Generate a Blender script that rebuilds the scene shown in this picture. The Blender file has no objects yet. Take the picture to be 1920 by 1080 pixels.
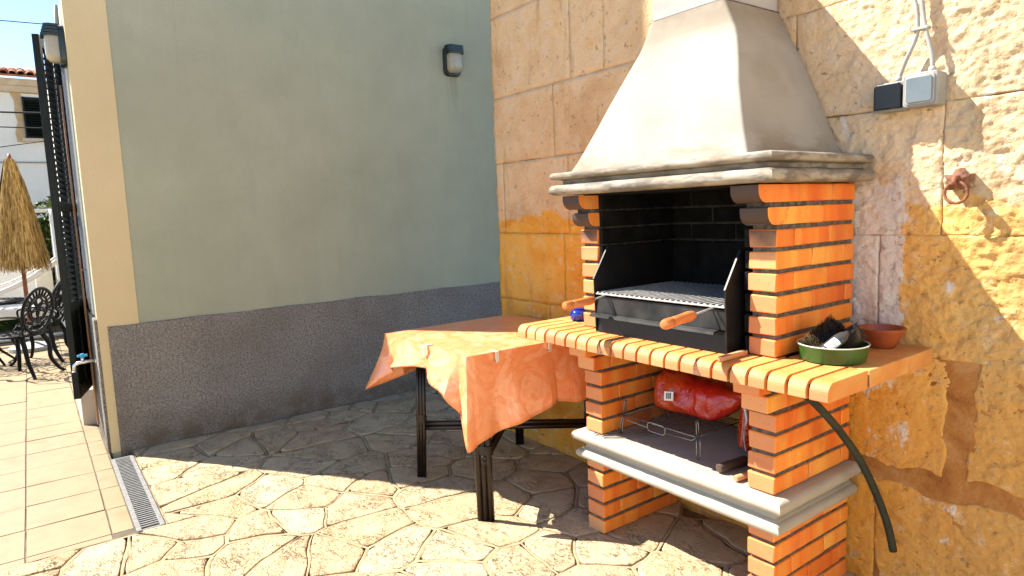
import bpy, bmesh, math, random
from mathutils import Vector, Matrix, noise

random.seed(7)
SC = bpy.context.scene
COL = SC.collection
PI = math.pi

# ------------------------------------------------------------------ camera, sky, sun, exposure
# world axes: X along the stone wall, Y into the stone wall, Z up; the camera stands at the origin, 1.5 m up
cam_d = bpy.data.cameras.new('camera')
cam = bpy.data.objects.new('camera', cam_d)
COL.objects.link(cam)
_r, _u, _f = Vector((0.593, 0.804, -0.037)), Vector((-0.070, 0.098, 0.993)), Vector((-0.802, 0.586, -0.115))
_f.normalize(); _r = _f.cross(_u).normalized(); _u = _r.cross(_f)
cam.matrix_world = Matrix(((_r.x, _u.x, -_f.x, 0), (_r.y, _u.y, -_f.y, 0), (_r.z, _u.z, -_f.z, 1.5), (0, 0, 0, 1)))
cam_d.sensor_width = 36.0
cam_d.lens = 36.0 * 1229 / 1920
cam_d.clip_start = 0.05
cam_d.clip_end = 1500
SC.camera = cam

SUN_DIR = Vector((1.0, 0.70, -1.33)).normalized()      # the way the light travels
W = bpy.data.worlds.new('World'); SC.world = W; W.use_nodes = True
wn = W.node_tree.nodes; wl = W.node_tree.links
wn.clear()
sky = wn.new('ShaderNodeTexSky'); sky.sky_type = 'NISHITA'; sky.sun_disc = False
sky.sun_elevation = math.asin(-SUN_DIR.z)
sky.sun_rotation = math.atan2(-SUN_DIR.x, -SUN_DIR.y)
sky.air_density = 1.0; sky.dust_density = 0.0; sky.ozone_density = 2.2; sky.altitude = 2500
bg = wn.new('ShaderNodeBackground'); bg.inputs['Strength'].default_value = 0.10
wo = wn.new('ShaderNodeOutputWorld')
wl.new(sky.outputs[0], bg.inputs[0]); wl.new(bg.outputs[0], wo.inputs[0])

sun_d = bpy.data.lights.new('sun', 'SUN'); sun_d.energy = 5.0; sun_d.angle = math.radians(0.5); sun_d.color = (1.0, 0.93, 0.82)
sun = bpy.data.objects.new('sun', sun_d); COL.objects.link(sun)
sun.rotation_euler = SUN_DIR.to_track_quat('-Z', 'Y').to_euler()
sun.location = (-8, -6, 12)

SC.view_settings.view_transform = 'Standard'
SC.view_settings.look = 'None'
SC.view_settings.exposure = 1.75
SC.view_settings.gamma = 1.0
SC.view_settings.use_curve_mapping = False
SC.render.engine = 'CYCLES'
SC.cycles.use_denoising = True
SC.cycles.max_bounces = 6
SC.cycles.diffuse_bounces = 4
SC.cycles.glossy_bounces = 2
SC.cycles.caustics_reflective = False
SC.cycles.caustics_refractive = False

# ------------------------------------------------------------------ mesh helpers
class MB:
    def __init__(s): s.v = []; s.f = []; s.m = []
    def add(s, vs, fs, mi=0):
        b = len(s.v); s.v += [tuple(p) for p in vs]
        for f in fs: s.f.append([i + b for i in f]); s.m.append(mi)
    def box(s, x0, x1, y0, y1, z0, z1, mi=0, M=None):
        vs = [Vector(p) for p in ((x0,y0,z0),(x1,y0,z0),(x1,y1,z0),(x0,y1,z0),(x0,y0,z1),(x1,y0,z1),(x1,y1,z1),(x0,y1,z1))]
        if M: vs = [M @ p for p in vs]
        s.add(vs, [(3,2,1,0),(4,5,6,7),(0,1,5,4),(1,2,6,5),(2,3,7,6),(3,0,4,7)], mi)
    def loft(s, rings, caps=True, closed=True, mi=0):
        n = len(rings[0]); vs = [p for r in rings for p in r]; fs = []
        for k in range(len(rings) - 1):
            for i in range(n if closed else n - 1):
                j = (i + 1) % n
                fs.append((k*n+i, k*n+j, (k+1)*n+j, (k+1)*n+i))
        if caps:
            fs.append(list(range(n))[::-1]); fs.append([(len(rings)-1)*n + i for i in range(n)])
        s.add(vs, fs, mi)
    def tube(s, path, r, n=8, caps=True, mi=0, flat=None):
        P = [Vector(p) for p in path]; R = r if isinstance(r, (list, tuple)) else [r] * len(P)
        rings = []; up = None
        for i, p in enumerate(P):
            t = (P[min(i+1, len(P)-1)] - P[max(i-1, 0)]).normalized()
            if up is None:
                up = Vector((0,0,1)) if abs(t.z) < .9 else Vector((1,0,0))
            a = (up - t * up.dot(t))
            if a.length < 1e-5: a = t.orthogonal()
            a.normalize(); b = t.cross(a); up = a
            rings.append([p + (a*math.cos(2*PI*k/n) + b*math.sin(2*PI*k/n)*(flat or 1)) * R[i] for k in range(n)])
        s.loft(rings, caps, True, mi)
    def ring(s, c, r, tr, ax='Y', n=24, m=8, mi=0, sx=1, sz=1):
        vs = []; fs = []
        for i in range(n):
            a = 2*PI*i/n
            for k in range(m):
                b = 2*PI*k/m; rr = r + tr*math.cos(b); q = tr*math.sin(b)
                if ax == 'Y': p = (c[0]+rr*math.cos(a)*sx, c[1]+q, c[2]+rr*math.sin(a)*sz)
                elif ax == 'X': p = (c[0]+q, c[1]+rr*math.cos(a)*sx, c[2]+rr*math.sin(a)*sz)
                else: p = (c[0]+rr*math.cos(a)*sx, c[1]+rr*math.sin(a)*sz, c[2]+q)
                vs.append(p)
        for i in range(n):
            for k in range(m):
                fs.append((i*m+k, i*m+(k+1)%m, ((i+1)%n)*m+(k+1)%m, ((i+1)%n)*m+k))
        s.add(vs, fs, mi)
    def lathe(s, prof, n=32, c=(0,0,0), mi=0, M=None):
        rings = []
        for r, z in prof:
            ring = [Vector((r*math.cos(2*PI*k/n), r*math.sin(2*PI*k/n), z)) for k in range(n)]
            if M: ring = [M @ p for p in ring]
            rings.append([p + Vector(c) for p in ring])
        s.loft(rings, True, True, mi)
    def prism(s, poly, axis, a, b, mi=0):
        def P(u, v, w): return {'X': (w,u,v), 'Y': (u,w,v), 'Z': (u,v,w)}[axis]
        s.loft([[P(u,v,a) for u,v in poly], [P(u,v,b) for u,v in poly]], True, True, mi)
    def mesh(s, name, mats, smooth=False):
        me = bpy.data.meshes.new(name); me.from_pydata(s.v, [], s.f)
        for m in (mats if isinstance(mats, (list, tuple)) else [mats]): me.materials.append(m)
        for p, i in zip(me.polygons, s.m): p.material_index = i; p.use_smooth = smooth
        bm = bmesh.new(); bm.from_mesh(me); bmesh.ops.recalc_face_normals(bm, faces=bm.faces); bm.to_mesh(me); bm.free()
        me.update(); return me
    def build(s, name, mats, parent=None, smooth=False, bevel=0, autosmooth=None, loc=None):
        o = bpy.data.objects.new(name, s.mesh(name, mats, smooth)); COL.objects.link(o)
        if parent: o.parent = parent; o.matrix_parent_inverse = INV(parent)
        if loc: o.location = loc
        if bevel:
            b = o.modifiers.new('bevel', 'BEVEL'); b.width = bevel; b.segments = 2; b.limit_method = 'ANGLE'; b.angle_limit = math.radians(40)
        if autosmooth:
            for p in o.data.polygons: p.use_smooth = True
            try: o.data.set_sharp_from_angle(angle=math.radians(autosmooth))
            except Exception: pass
        return o

def WM(o):
    m = Matrix.LocRotScale(o.location, o.rotation_euler, o.scale)
    if o.parent: m = WM(o.parent) @ o.matrix_parent_inverse @ m
    return m
def INV(p): return WM(p).inverted()

def tag(o, label=None, cat=None, group=None, kind=None):
    if label: o['label'] = label
    if cat: o['category'] = cat
    if group: o['group'] = group
    if kind: o['kind'] = kind
    return o
def thing(name, label, cat, loc=(0,0,0), rotz=0, group=None):
    o = bpy.data.objects.new(name, None); COL.objects.link(o)
    o.location = loc; o.rotation_euler = (0,0,rotz); o.empty_display_size = .1
    return tag(o, label, cat, group)
def inst(name, me, parent, loc, rot=(0,0,0), scale=(1,1,1)):
    o = bpy.data.objects.new(name, me); COL.objects.link(o)
    if parent: o.parent = parent; o.matrix_parent_inverse = INV(parent)
    o.location = loc; o.rotation_euler = rot; o.scale = scale
    return o
def copy_tree(o, parent=None):
    c = o.copy(); COL.objects.link(c)
    if parent: c.parent = parent
    for ch in [x for x in bpy.data.objects if x.parent == o]: copy_tree(ch, c)
    return c
def chbox(name, sx, sy, sz, mats, bev=.003, ends=None, seed=None, segs=1):
    """a centred chamfered box; ends = axis whose two faces take material 1; slightly uneven"""
    bm = bmesh.new(); bmesh.ops.create_cube(bm, size=1)
    for v in bm.verts: v.co = Vector((v.co.x*sx, v.co.y*sy, v.co.z*sz))
    if seed is not None:
        rn = random.Random(seed)
        for v in bm.verts: v.co += Vector((rn.uniform(-1,1), rn.uniform(-1,1), rn.uniform(-1,1))) * .0017
    bmesh.ops.bevel(bm, geom=list(bm.edges), offset=bev, segments=segs, affect='EDGES', profile=.5)
    bmesh.ops.recalc_face_normals(bm, faces=bm.faces)
    me = bpy.data.meshes.new(name)
    for f in bm.faces:
        if ends is not None and abs(f.normal[ends]) > .8: f.material_index = 1
    bm.to_mesh(me); bm.free()
    for m in mats: me.materials.append(m)
    return me
def fbm(x, y, z, s=1.0, o=4):
    return noise.fractal(Vector((x*s, y*s, z*s)), 1.0, 2.1, o)

def cr(P, n=8):
    P = [Vector(p) for p in P]; out = []
    for i in range(len(P)-1):
        p0, p1, p2, p3 = P[max(i-1,0)], P[i], P[i+1], P[min(i+2,len(P)-1)]
        for k in range(n):
            t = k/n; out.append(.5*((2*p1)+(p2-p0)*t+(2*p0-5*p1+4*p2-p3)*t*t+(3*p1-p0-3*p2+p3)*t**3))
    return out + [P[-1]]

# ------------------------------------------------------------------ material helpers
class NT:
    def __init__(s, name):
        s.mat = bpy.data.materials.new(name); s.mat.use_nodes = True
        s.t = s.mat.node_tree; s.t.nodes.clear()
        s.out = s.t.nodes.new('ShaderNodeOutputMaterial'); s.b = s.t.nodes.new('ShaderNodeBsdfPrincipled')
        s.t.links.new(s.b.outputs[0], s.out.inputs[0])
    def n(s, typ, **kw):
        x = s.t.nodes.new('ShaderNode' + typ)
        for k, v in kw.items(): setattr(x, k, v)
        return x
    def l(s, a, b): s.t.links.new(a, b)
    def coord(s, world=True):
        if world: return s.n('NewGeometry').outputs['Position']
        return s.n('TexCoord').outputs['Object']
    def mapping(s, co, scale=(1,1,1), loc=None):
        m = s.n('Mapping'); m.inputs['Scale'].default_value = scale; s.l(co, m.inputs['Vector'])
        if loc is not None:
            if isinstance(loc, tuple): m.inputs['Location'].default_value = loc
            else: s.l(loc, m.inputs['Location'])
        return m.outputs[0]
    def noise(s, co, scale, detail=5, rough=.55, dist=0.0):
        x = s.n('TexNoise'); x.inputs['Scale'].default_value = scale; x.inputs['Detail'].default_value = min(detail, 4)
        x.inputs['Roughness'].default_value = rough; x.inputs['Distortion'].default_value = dist
        s.l(co, x.inputs['Vector']); return x.outputs['Fac']
    def vor(s, co, scale, feature='F1', rnd=1.0):
        x = s.n('TexVoronoi', feature=feature); x.inputs['Scale'].default_value = scale; x.inputs['Randomness'].default_value = rnd
        s.l(co, x.inputs['Vector']); return x.outputs['Distance']
    def ramp(s, fac, stops, interp='LINEAR'):
        r = s.n('ValToRGB'); r.color_ramp.interpolation = interp
        e = r.color_ramp.elements
        while len(e) < len(stops): e.new(.5)
        for k, (p, c) in enumerate(stops):
            e[k].position = p; e[k].color = (*c, 1) if isinstance(c, tuple) else (c, c, c, 1)
        s.l(fac, r.inputs[0]); return r.outputs[0]
    def mix(s, fac, a, b, mode='MIX'):
        m = s.n('Mix', data_type='RGBA', blend_type=mode)
        if isinstance(fac, (int, float)): m.inputs[0].default_value = fac
        else: s.l(fac, m.inputs[0])
        for k, c in ((6, a), (7, b)):
            if isinstance(c, tuple): m.inputs[k].default_value = (*c, 1)
            else: s.l(c, m.inputs[k])
        return m.outputs[2]
    def math(s, op, a, b=None, clamp=False):
        m = s.n('Math', operation=op); m.use_clamp = clamp
        for k, c in ((0, a), (1, b)):
            if c is None: continue
            if isinstance(c, (int, float)): m.inputs[k].default_value = c
            else: s.l(c, m.inputs[k])
        return m.outputs[0]
    def mrange(s, v, a, b, c=0.0, d=1.0, smooth=True):
        m = s.n('MapRange', interpolation_type='SMOOTHSTEP' if smooth else 'LINEAR')
        s.l(v, m.inputs[0])
        for k, x in enumerate((a, b, c, d)): m.inputs[k+1].default_value = x
        return m.outputs[0]
    def bump(s, h, strength=.3, dist=.01, normal=None):
        b = s.n('Bump'); b.inputs['Strength'].default_value = strength; b.inputs['Distance'].default_value = dist
        s.l(h, b.inputs['Height'])
        if normal: s.l(normal, b.inputs['Normal'])
        return b.outputs[0]
    def done(s, color, rough=.8, normal=None, spec=.3, metal=0.0):
        if isinstance(color, tuple): s.b.inputs['Base Color'].default_value = (*color, 1)
        else: s.l(color, s.b.inputs['Base Color'])
        if isinstance(rough, (int, float)): s.b.inputs['Roughness'].default_value = rough
        else: s.l(rough, s.b.inputs['Roughness'])
        s.b.inputs['Specular IOR Level'].default_value = spec
        s.b.inputs['Metallic'].default_value = metal
        if normal: s.l(normal, s.b.inputs['Normal'])
        return s.mat

def simple(name, c1, c2=None, scale=20, rough=.6, bump=.15, bscale=80, bdist=.003, spec=.3, metal=0.0, world=True, lo=.35, hi=.65):
    t = NT(name); co = t.coord(world)
    col = c1
    if c2: col = t.ramp(t.noise(co, scale), [(lo, c1), (hi, c2)])
    nr = t.bump(t.noise(co, bscale, 4), bump, bdist) if bump else None
    return t.done(col, rough, nr, spec, metal)

M = {}
# painted plaster, faintly mottled
def plaster(name, c1, c2, c3, streak=False):
    t = NT(name); co = t.coord()
    col = t.ramp(t.noise(co, 1.3, 6, .6), [(.3, c1), (.7, c2)])
    col = t.mix(t.ramp(t.noise(t.mapping(co, (5, 5, 1.1)), 1.4, 5, .65), [(.5, 0.), (.85, .3)]), col, c3)
    if streak:      # rust run under the lamp and old drips
        s = t.n('SeparateXYZ'); t.l(co, s.inputs[0])
        m1 = t.math('MULTIPLY', t.mrange(t.math('ABSOLUTE', t.math('SUBTRACT', s.outputs['Y'], 3.11)), .09, .02), t.math('MULTIPLY', t.mrange(s.outputs['Z'], 2.25, 2.66), t.mrange(s.outputs['Z'], 2.72, 2.68)))
        m1 = t.math('MULTIPLY', m1, t.mrange(t.noise(t.mapping(co, (30, 30, 2)), 1.0, 3), .35, .65, .1, .5))
        m2 = t.mrange(t.noise(t.mapping(co, (9, 9, .5)), 1.0, 4, .6), .58, .76, 0, .10)
        col = t.mix(t.math('MAXIMUM', m1, m2), col, (.20,.185,.13))
    g_ = t.noise(co, 85, 4, .7)
    col = t.mix(t.mrange(g_, .55, .72, 0, .35), col, c3)
    col = t.mix(t.mrange(t.noise(co, 3.5, 4, .6, .5), .60, .75, 0, .35), col, c2)
    h = t.math('ADD', t.math('MULTIPLY', g_, 1.4), t.math('MULTIPLY', t.noise(co, 9, 4), 2.2))
    return t.done(col, .9, t.bump(h, .35, .005), .15)
M['plaster'] = plaster('grey green plaster paint', (.295,.312,.228), (.36,.375,.278), (.265,.278,.20), True)
M['band'] = plaster('cream corner paint', (.55,.45,.26), (.60,.50,.30), (.50,.41,.24))
M['white_wall'] = plaster('white wall paint', (.72,.70,.64), (.78,.76,.71), (.62,.60,.54))
def roughcast(name, c1, c2, c3):
    t = NT(name); co = t.coord()
    g = t.vor(t.mapping(co, (1,1,1)), 95)
    g2 = t.noise(co, 160, 4, .7)
    col = t.ramp(t.noise(co, 75, 5, .8), [(.34, c1), (.50, c2), (.68, c3)])
    col = t.mix(t.mrange(t.noise(co, 2.2, 4), .35, .7), col, t.mix(.5, col, (.20,.17,.14)))
    s = t.n('SeparateXYZ'); t.l(co, s.inputs[0])
    soil = t.math('MULTIPLY', t.mrange(s.outputs['Z'], .30, .0), t.mrange(t.noise(co, 6, 4, .65), .35, .65, .2, .9))
    col = t.mix(soil, col, (.17,.13,.085))
    h = t.math('ADD', t.math('MULTIPLY', g, 1.2), g2)
    return t.done(col, .95, t.bump(h, 1.0, .012), .1)
M['dado'] = roughcast('grey roughcast', (.125,.115,.10), (.305,.285,.255), (.50,.47,.43))
# flagstones
def flag():
    t = NT('cream flagstone'); co = t.coord(); oi = t.n('ObjectInfo')
    n1 = t.noise(co, 6, 4, .65, .3)
    col = t.ramp(n1, [(.3, (.38,.27,.152)), (.5, (.49,.365,.21)), (.72, (.57,.455,.285))])
    tint = t.ramp(oi.outputs['Random'], [(0., (.46,.28,.165)), (.2, (.52,.40,.26)), (.4, (.43,.32,.18)), (.6, (.56,.455,.30)), (.8, (.47,.335,.195)), (1., (.53,.395,.23))])
    col = t.mix(.55, col, tint)
    col = t.mix(t.mrange(t.noise(co, 2.7, 3, .5, .6), .68, .78), col, (.26,.13,.07))
    # chiselled scratches and pits
    ln = t.math('ABSOLUTE', t.math('SUBTRACT', t.noise(t.mapping(co, (1, 1.9, 1)), 11, 4, .7, .9), .5))
    scr = t.math('MULTIPLY', t.mrange(ln, .0, .020, 1., 0.), t.mrange(t.noise(co, 5.5, 3, .6), .46, .60))
    sp = t.noise(t.mapping(co, (1, 2.4, 1)), 60, 4, .75)
    pit = t.math('MULTIPLY', t.mrange(sp, .57, .63), t.mrange(t.noise(co, 9, 3, .6), .42, .60))
    dk = t.math('MAXIMUM', scr, pit)
    col = t.mix(t.math('MULTIPLY', dk, .7), col, (.10,.07,.04))
    h = t.math('SUBTRACT', t.math('ADD', t.math('MULTIPLY', t.noise(co, 22, 4, .75), 1.5), t.math('MULTIPLY', sp, .5)), t.math('MULTIPLY', dk, 1.0))
    return t.done(col, .9, t.bump(h, 1.0, .012), .15)
M['flag'] = flag()
M['joint'] = simple('joint mortar', (.27,.205,.12), (.36,.285,.175), 14, .95, .5, 90, .006, .1)
M['yard'] = simple('pale yard paving', (.34,.27,.165), (.42,.345,.22), 3, .95, .4, 40, .01, .1)
M['bedding'] = simple('sandy bedding', (.15,.11,.065), (.21,.16,.10), 20, .98, .4, 60, .01, .05)
M['dirt'] = simple('packed dirt', (.10,.075,.05), (.16,.125,.085), 9, .98, .4, 60, .01, .05)
def tile():
    t = NT('cream terracotta tile'); co = t.coord(); oi = t.n('ObjectInfo')
    col = t.ramp(t.noise(co, 6, 5, .6, .4), [(.3, (.225,.165,.09)), (.55, (.27,.207,.12)), (.75, (.255,.155,.082))])
    col = t.mix(t.ramp(oi.outputs['Random'], [(0., 0.), (1., .5)]), col, (.26,.19,.105))
    h = t.noise(co, 60, 4)
    return t.done(col, .5, t.bump(h, .12, .003), .35)
M['tile'] = tile()
M['grout'] = simple('tile grout', (.10,.08,.06), (.15,.125,.095), 12, .95, .3, 90, .004, .1)
M['galv'] = simple('galvanised steel', (.15,.15,.145), (.22,.22,.215), 30, .55, .1, 90, .002, .4, .3)
M['hole'] = simple('black drain shade', (.004,.004,.004), None, 1, .9, 0)  # near black colour stands in for the shade between the grating bars

# brick: flamed orange clay
def brick(name, sooty=0.0, end=False, dark=False):
    t = NT(name); co = t.coord(False); oi = t.n('ObjectInfo'); rnd = oi.outputs['Random']
    cmb = t.n('CombineXYZ')
    for k in range(3): t.l(t.math('MULTIPLY', rnd, 37.0 + 11*k), cmb.inputs[k])
    flame = t.noise(t.mapping(co, (9, 11, 1.6), cmb.outputs[0]), 1.0, 3, .5, .3)
    fine = t.noise(t.mapping(co, (30, 34, 60), cmb.outputs[0]), 1.0, 5, .6)
    if end:
        col = t.ramp(rnd, [(0., (.44,.13,.045)), (.4, (.54,.18,.06)), (.8, (.58,.23,.085)), (1., (.62,.29,.11))])
        col = t.mix(t.math('MULTIPLY', fine, .35), col, (.62,.33,.17))
    else:
        a = t.ramp(flame, [(.32, (.60,.10,.010)), (.43, (.75,.17,.016)), (.54, (.79,.27,.032)), (.66, (.80,.40,.07))], 'EASE')
        k = t.ramp(t.math('FRACT', t.math('MULTIPLY', rnd, 7.3)), [(0., (.52,.09,.018)), (.25, (.70,.16,.02)), (.5, (.68,.22,.055)), (.75, (.78,.23,.022)), (1., (.80,.42,.09))])
        col = t.mix(.5, a, k)
        col = t.mix(t.math('MULTIPLY', fine, .3), col, (.46,.11,.025))
        col = t.mix(t.mrange(t.noise(co, 19, 4, .7, .5), .58, .74, 0, .5), col, (.24,.07,.025))
    if sooty:
        w = t.coord(True); sx = t.n('SeparateXYZ'); t.l(w, sx.inputs[0])
        m = t.math('ADD', t.mrange(sx.outputs['Z'], 1.22, 1.46), t.math('MULTIPLY', t.math('SUBTRACT', t.noise(w, 9, 4), .5), .7))
        col = t.mix(t.mrange(m, .25, .95, 0., sooty), col, (.035,.026,.022))
    col = t.mix(t.mrange(t.noise(t.coord(True), 3.3, 4, .65), .56, .74, 0, .30), col, (.34,.11,.04))
    spk = t.mrange(t.noise(co, 150, 2, .5), .70, .76)
    col = t.mix(t.math('MULTIPLY', spk, .6), col, (.14,.06,.03))
    h = t.noise(co, 110, 3, .6)
    return t.done(col, .62, t.bump(h, .25, .003), .35)
M['brick'] = brick('flamed orange brick')
M['brick_end'] = brick('salmon brick header', 0, True)
M['brick_soot'] = brick('sooty brick header', .96, True)
M['mortar'] = simple('grey brick mortar', (.07,.058,.05), (.15,.13,.11), 40, .95, .8, 130, .008, .1)
M['mortar_dark'] = simple('dark brown joint mortar', (.035,.016,.010), (.06,.03,.018), 40, .9, .5, 120, .004, .1)
M['soot'] = simple('soot blackened brick', (.003,.0028,.0026), (.010,.009,.008), 14, .85, .4, 70, .006, .12)
M['lining_joint'] = simple('smoked joint mortar', (.025,.022,.020), (.05,.045,.04), 30, .9, .3, 80, .004, .1)
M['chip'] = simple('broken brown brick core', (.16,.075,.05), (.24,.12,.08), 60, .9, .5, 120, .006, .1)
def concrete(name, c1, c2, c3, smoked=False):
    t = NT(name); co = t.coord()
    col = t.ramp(t.noise(co, 3.0, 6, .6, .3), [(.3, c1), (.6, c2)])
    col = t.mix(t.ramp(t.noise(t.mapping(co, (2.5, 2.5, 7)), 1.7, 5, .6), [(.52, 0.), (.78, .6)]), col, c3)
    if smoked:
        s = t.n('SeparateXYZ'); t.l(co, s.inputs[0]); Z = s.outputs['Z']
        band = t.math('MULTIPLY', t.mrange(Z, 1.79, 1.69), t.mrange(t.noise(t.mapping(co, (3, 3, 9)), 1.5, 4, .6), .40, .62, 0, .75))
        top = t.math('MULTIPLY', t.mrange(Z, 2.06, 2.24), t.mrange(t.noise(co, 5, 4, .6), .35, .6, .2, .7))
        col = t.mix(t.math('MAXIMUM', band, top), col, (.20,.155,.105))
        lipm = t.math('MULTIPLY', t.mrange(Z, 1.665, 1.655), t.mrange(t.noise(t.mapping(co, (6, 6, 22)), 1.3, 4, .65), .42, .62, 0, .8))
        col = t.mix(lipm, col, (.10,.085,.07))
    p = t.mrange(t.vor(co, 26), .055, .03)
    pm = t.math('MULTIPLY', p, t.mrange(t.noise(co, 5, 2), .50, .57))
    col = t.mix(t.math('MULTIPLY', pm, .9), col, (.10,.085,.07))
    h = t.math('SUBTRACT', t.math('MULTIPLY', t.noise(co, 45, 5, .6), .6), t.math('MULTIPLY', pm, 1.5))
    return t.done(col, .8, t.bump(h, .3, .004), .25)
M['concrete'] = concrete('cream cast concrete', (.255,.228,.185), (.31,.282,.234), (.235,.197,.148), True)
M['concrete_flue'] = concrete('grey cast concrete', (.28,.27,.255), (.36,.35,.33), (.25,.235,.21))
M['concrete_shelf'] = concrete('white cast concrete', (.31,.285,.235), (.36,.335,.28), (.28,.245,.19))
# old limestone wall: pinkish tan above, ochre wash below, lime patches
def stonewall():
    t = NT('old ochre limestone'); co = t.coord(); s = t.n('SeparateXYZ'); t.l(co, s.inputs[0]); X, Z = s.outputs['X'], s.outputs['Z']
    n1 = t.noise(co, 2.6, 6, .62, .4); n2 = t.noise(co, 9, 6, .65); n3 = t.noise(co, 34, 5, .7)
    tan = t.ramp(n1, [(.28, (.50,.30,.14)), (.45, (.60,.39,.205)), (.60, (.66,.465,.27)), (.75, (.62,.38,.175))])
    tan = t.mix(t.mrange(n2, .50, .72, 0, .55), tan, (.62,.50,.36))
    # creamier and less pink to the right
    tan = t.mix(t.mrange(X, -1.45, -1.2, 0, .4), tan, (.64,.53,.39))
    tan = t.mix(t.mrange(X, -1.02, -.86, 0, .75), tan, (.42,.335,.205))  # sunlit end darkened in the colour to hold its brightness down
    och = t.ramp(n1, [(.28, (.56,.21,.022)), (.45, (.68,.31,.04)), (.62, (.72,.40,.085)), (.75, (.66,.27,.04))])
    och = t.mix(t.mrange(n2, .52, .74, 0, .5), och, (.60,.42,.18))
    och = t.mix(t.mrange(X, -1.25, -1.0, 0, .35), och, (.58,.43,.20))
    och = t.mix(t.mrange(X, -1.0, -.8, 0, .6), och, (.42,.29,.12))  # ochre darkened too where the sun falls
    och = t.mix(t.mrange(Z, .98, .72, 0, .45), och, (.50,.22,.03))
    edge = t.math('ADD', Z, t.math('MULTIPLY', t.math('SUBTRACT', t.noise(co, 4.5, 5, .6), .5), .34))
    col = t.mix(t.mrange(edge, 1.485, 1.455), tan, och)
    # lime wash left along the barbecue and round the ring
    lm = t.math('MULTIPLY', t.math('MULTIPLY', t.mrange(X, -1.02, -1.14), t.mrange(X, -1.45, -1.35)), t.mrange(Z, .72, .86))
    lm = t.math('MULTIPLY', lm, t.mrange(Z, 1.62, 1.48))
    lim = t.mrange(t.math('ADD', t.math('MULTIPLY', lm, .30), t.noise(t.mapping(co, (1.3,1,.8)), 8.5, 6, .68)), .62, .70)
    lim2 = t.mrange(t.noise(co, 3.7, 6, .7, .5), .66, .71)
    lim = t.math('MULTIPLY', t.math('MAXIMUM', lim, t.math('MULTIPLY', lim2, .8)), t.mrange(X, -1.5, -1.35, .25, 1.0))
    col = t.mix(t.math('MULTIPLY', lim, .9), col, (.58,.54,.49))
    # dark pits, lichen specks
    pit = t.mrange(n3, .60, .72)
    col = t.mix(t.math('MULTIPLY', pit, .55), col, (.15,.085,.04))
    st = t.mrange(t.noise(t.mapping(co, (5,5,1.0)), 1.7, 5, .65), .54, .74, 0, .5)
    col = t.mix(st, col, (.34,.18,.075))
    col = t.mix(t.mrange(t.noise(co, 17, 4, .7), .56, .70, 0, .45), col, (.70,.58,.42))
    h = t.math('SUBTRACT', t.math('ADD', t.math('MULTIPLY', n2, 1.3), t.math('MULTIPLY', t.noise(co, 70, 5, .7), .8)), t.math('MULTIPLY', pit, .6))
    return t.done(col, .9, t.bump(h, .75, .012), .15)
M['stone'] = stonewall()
def wallmortar():
    t = NT('brown wall mortar'); co = t.coord(); s = t.n('SeparateXYZ'); t.l(co, s.inputs[0]); Z = s.outputs['Z']
    lo = t.ramp(t.noise(co, 7, 5, .65, .4), [(.3, (.22,.085,.022)), (.5, (.34,.15,.04)), (.7, (.42,.24,.10))])
    hi = t.ramp(t.noise(co, 9, 5, .6), [(.3, (.30,.18,.09)), (.7, (.44,.29,.17))])
    col = t.mix(t.mrange(Z, .95, 1.1), lo, hi)
    return t.done(col, .9, t.bump(t.noise(co, 40, 5, .7), .8, .012), .15)
M['wallmortar'] = wallmortar()

M['black_steel'] = simple('black grill steel', (.005,.005,.0055), (.010,.0095,.009), 25, .45, .15, 90, .002, .3)
M['worn_steel'] = simple('scratched dark steel', (.007,.007,.007), (.034,.032,.030), 9, .48, .2, 60, .002, .3, .2)
M['grate_steel'] = simple('bare grate steel', (.30,.295,.28), (.45,.44,.42), 40, .4, .1, 90, .001, .5, .15)
def wood(name, c1, c2, rough=.45, sc=(40, 6, 40)):
    t = NT(name); co = t.coord(False)
    col = t.ramp(t.noise(t.mapping(co, sc), 1.0, 5, .6, .8), [(.3, c1), (.7, c2)])
    return t.done(col, rough, t.bump(t.noise(t.mapping(co, sc), 2.0, 4), .15, .002), .4)
M['handle_wood'] = wood('orange varnished wood', (.42,.11,.03), (.58,.20,.06))
M['stick_wood'] = wood('plain wood', (.42,.19,.08), (.55,.28,.13), .7)
M['dark_wood'] = wood('charred wood', (.035,.022,.016), (.10,.06,.04), .7)
M['bamboo'] = simple('dark lacquered bamboo', (.007,.004,.003), (.016,.008,.006), 30, .33, .1, 60, .002, .4)
def cloth():
    t = NT('orange marble print oilcloth'); co = t.coord()
    n = t.noise(co, 3.2, 6, .6, 2.2)
    col = t.ramp(n, [(.28, (.74,.25,.085)), (.42, (.77,.31,.135)), (.50, (.73,.24,.08)), (.58, (.79,.37,.19)), (.72, (.75,.27,.10))])
    v = t.mrange(t.math('ABSOLUTE', t.math('SUBTRACT', t.noise(co, 5.5, 5, .6, 1.5), .5)), .0, .018, .40, 0.)
    col = t.mix(v, col, (.62,.17,.05))
    return t.done(col, .30, t.bump(t.noise(co, 26, 4), .12, .004), .8)
M['cloth'] = cloth()
M['clip'] = simple('clear plastic', (.62,.56,.46), None, 1, .25, 0, spec=.5)
M['blue_glass'] = simple('cobalt blue glass', (.005,.012,.16), (.008,.02,.24), 20, .08, 0, spec=.7)
M['green_enamel'] = simple('green enamel', (.015,.058,.009), (.028,.085,.014), 12, .32, .08, 60, .001, .5)
M['rim'] = simple('worn enamel rim', (.42,.44,.36), (.55,.55,.48), 40, .4, .1)
M['terracotta'] = simple('glazed terracotta', (.23,.05,.016), (.31,.075,.024), 12, .35, .1, 60, .002, .5)
M['bristle'] = simple('dark bristles', (.03,.018,.012), (.09,.055,.03), 90, .7, .2)
M['bristle_pale'] = simple('straw bristles', (.60,.45,.20), (.70,.56,.30), 90, .7, .2)
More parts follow.
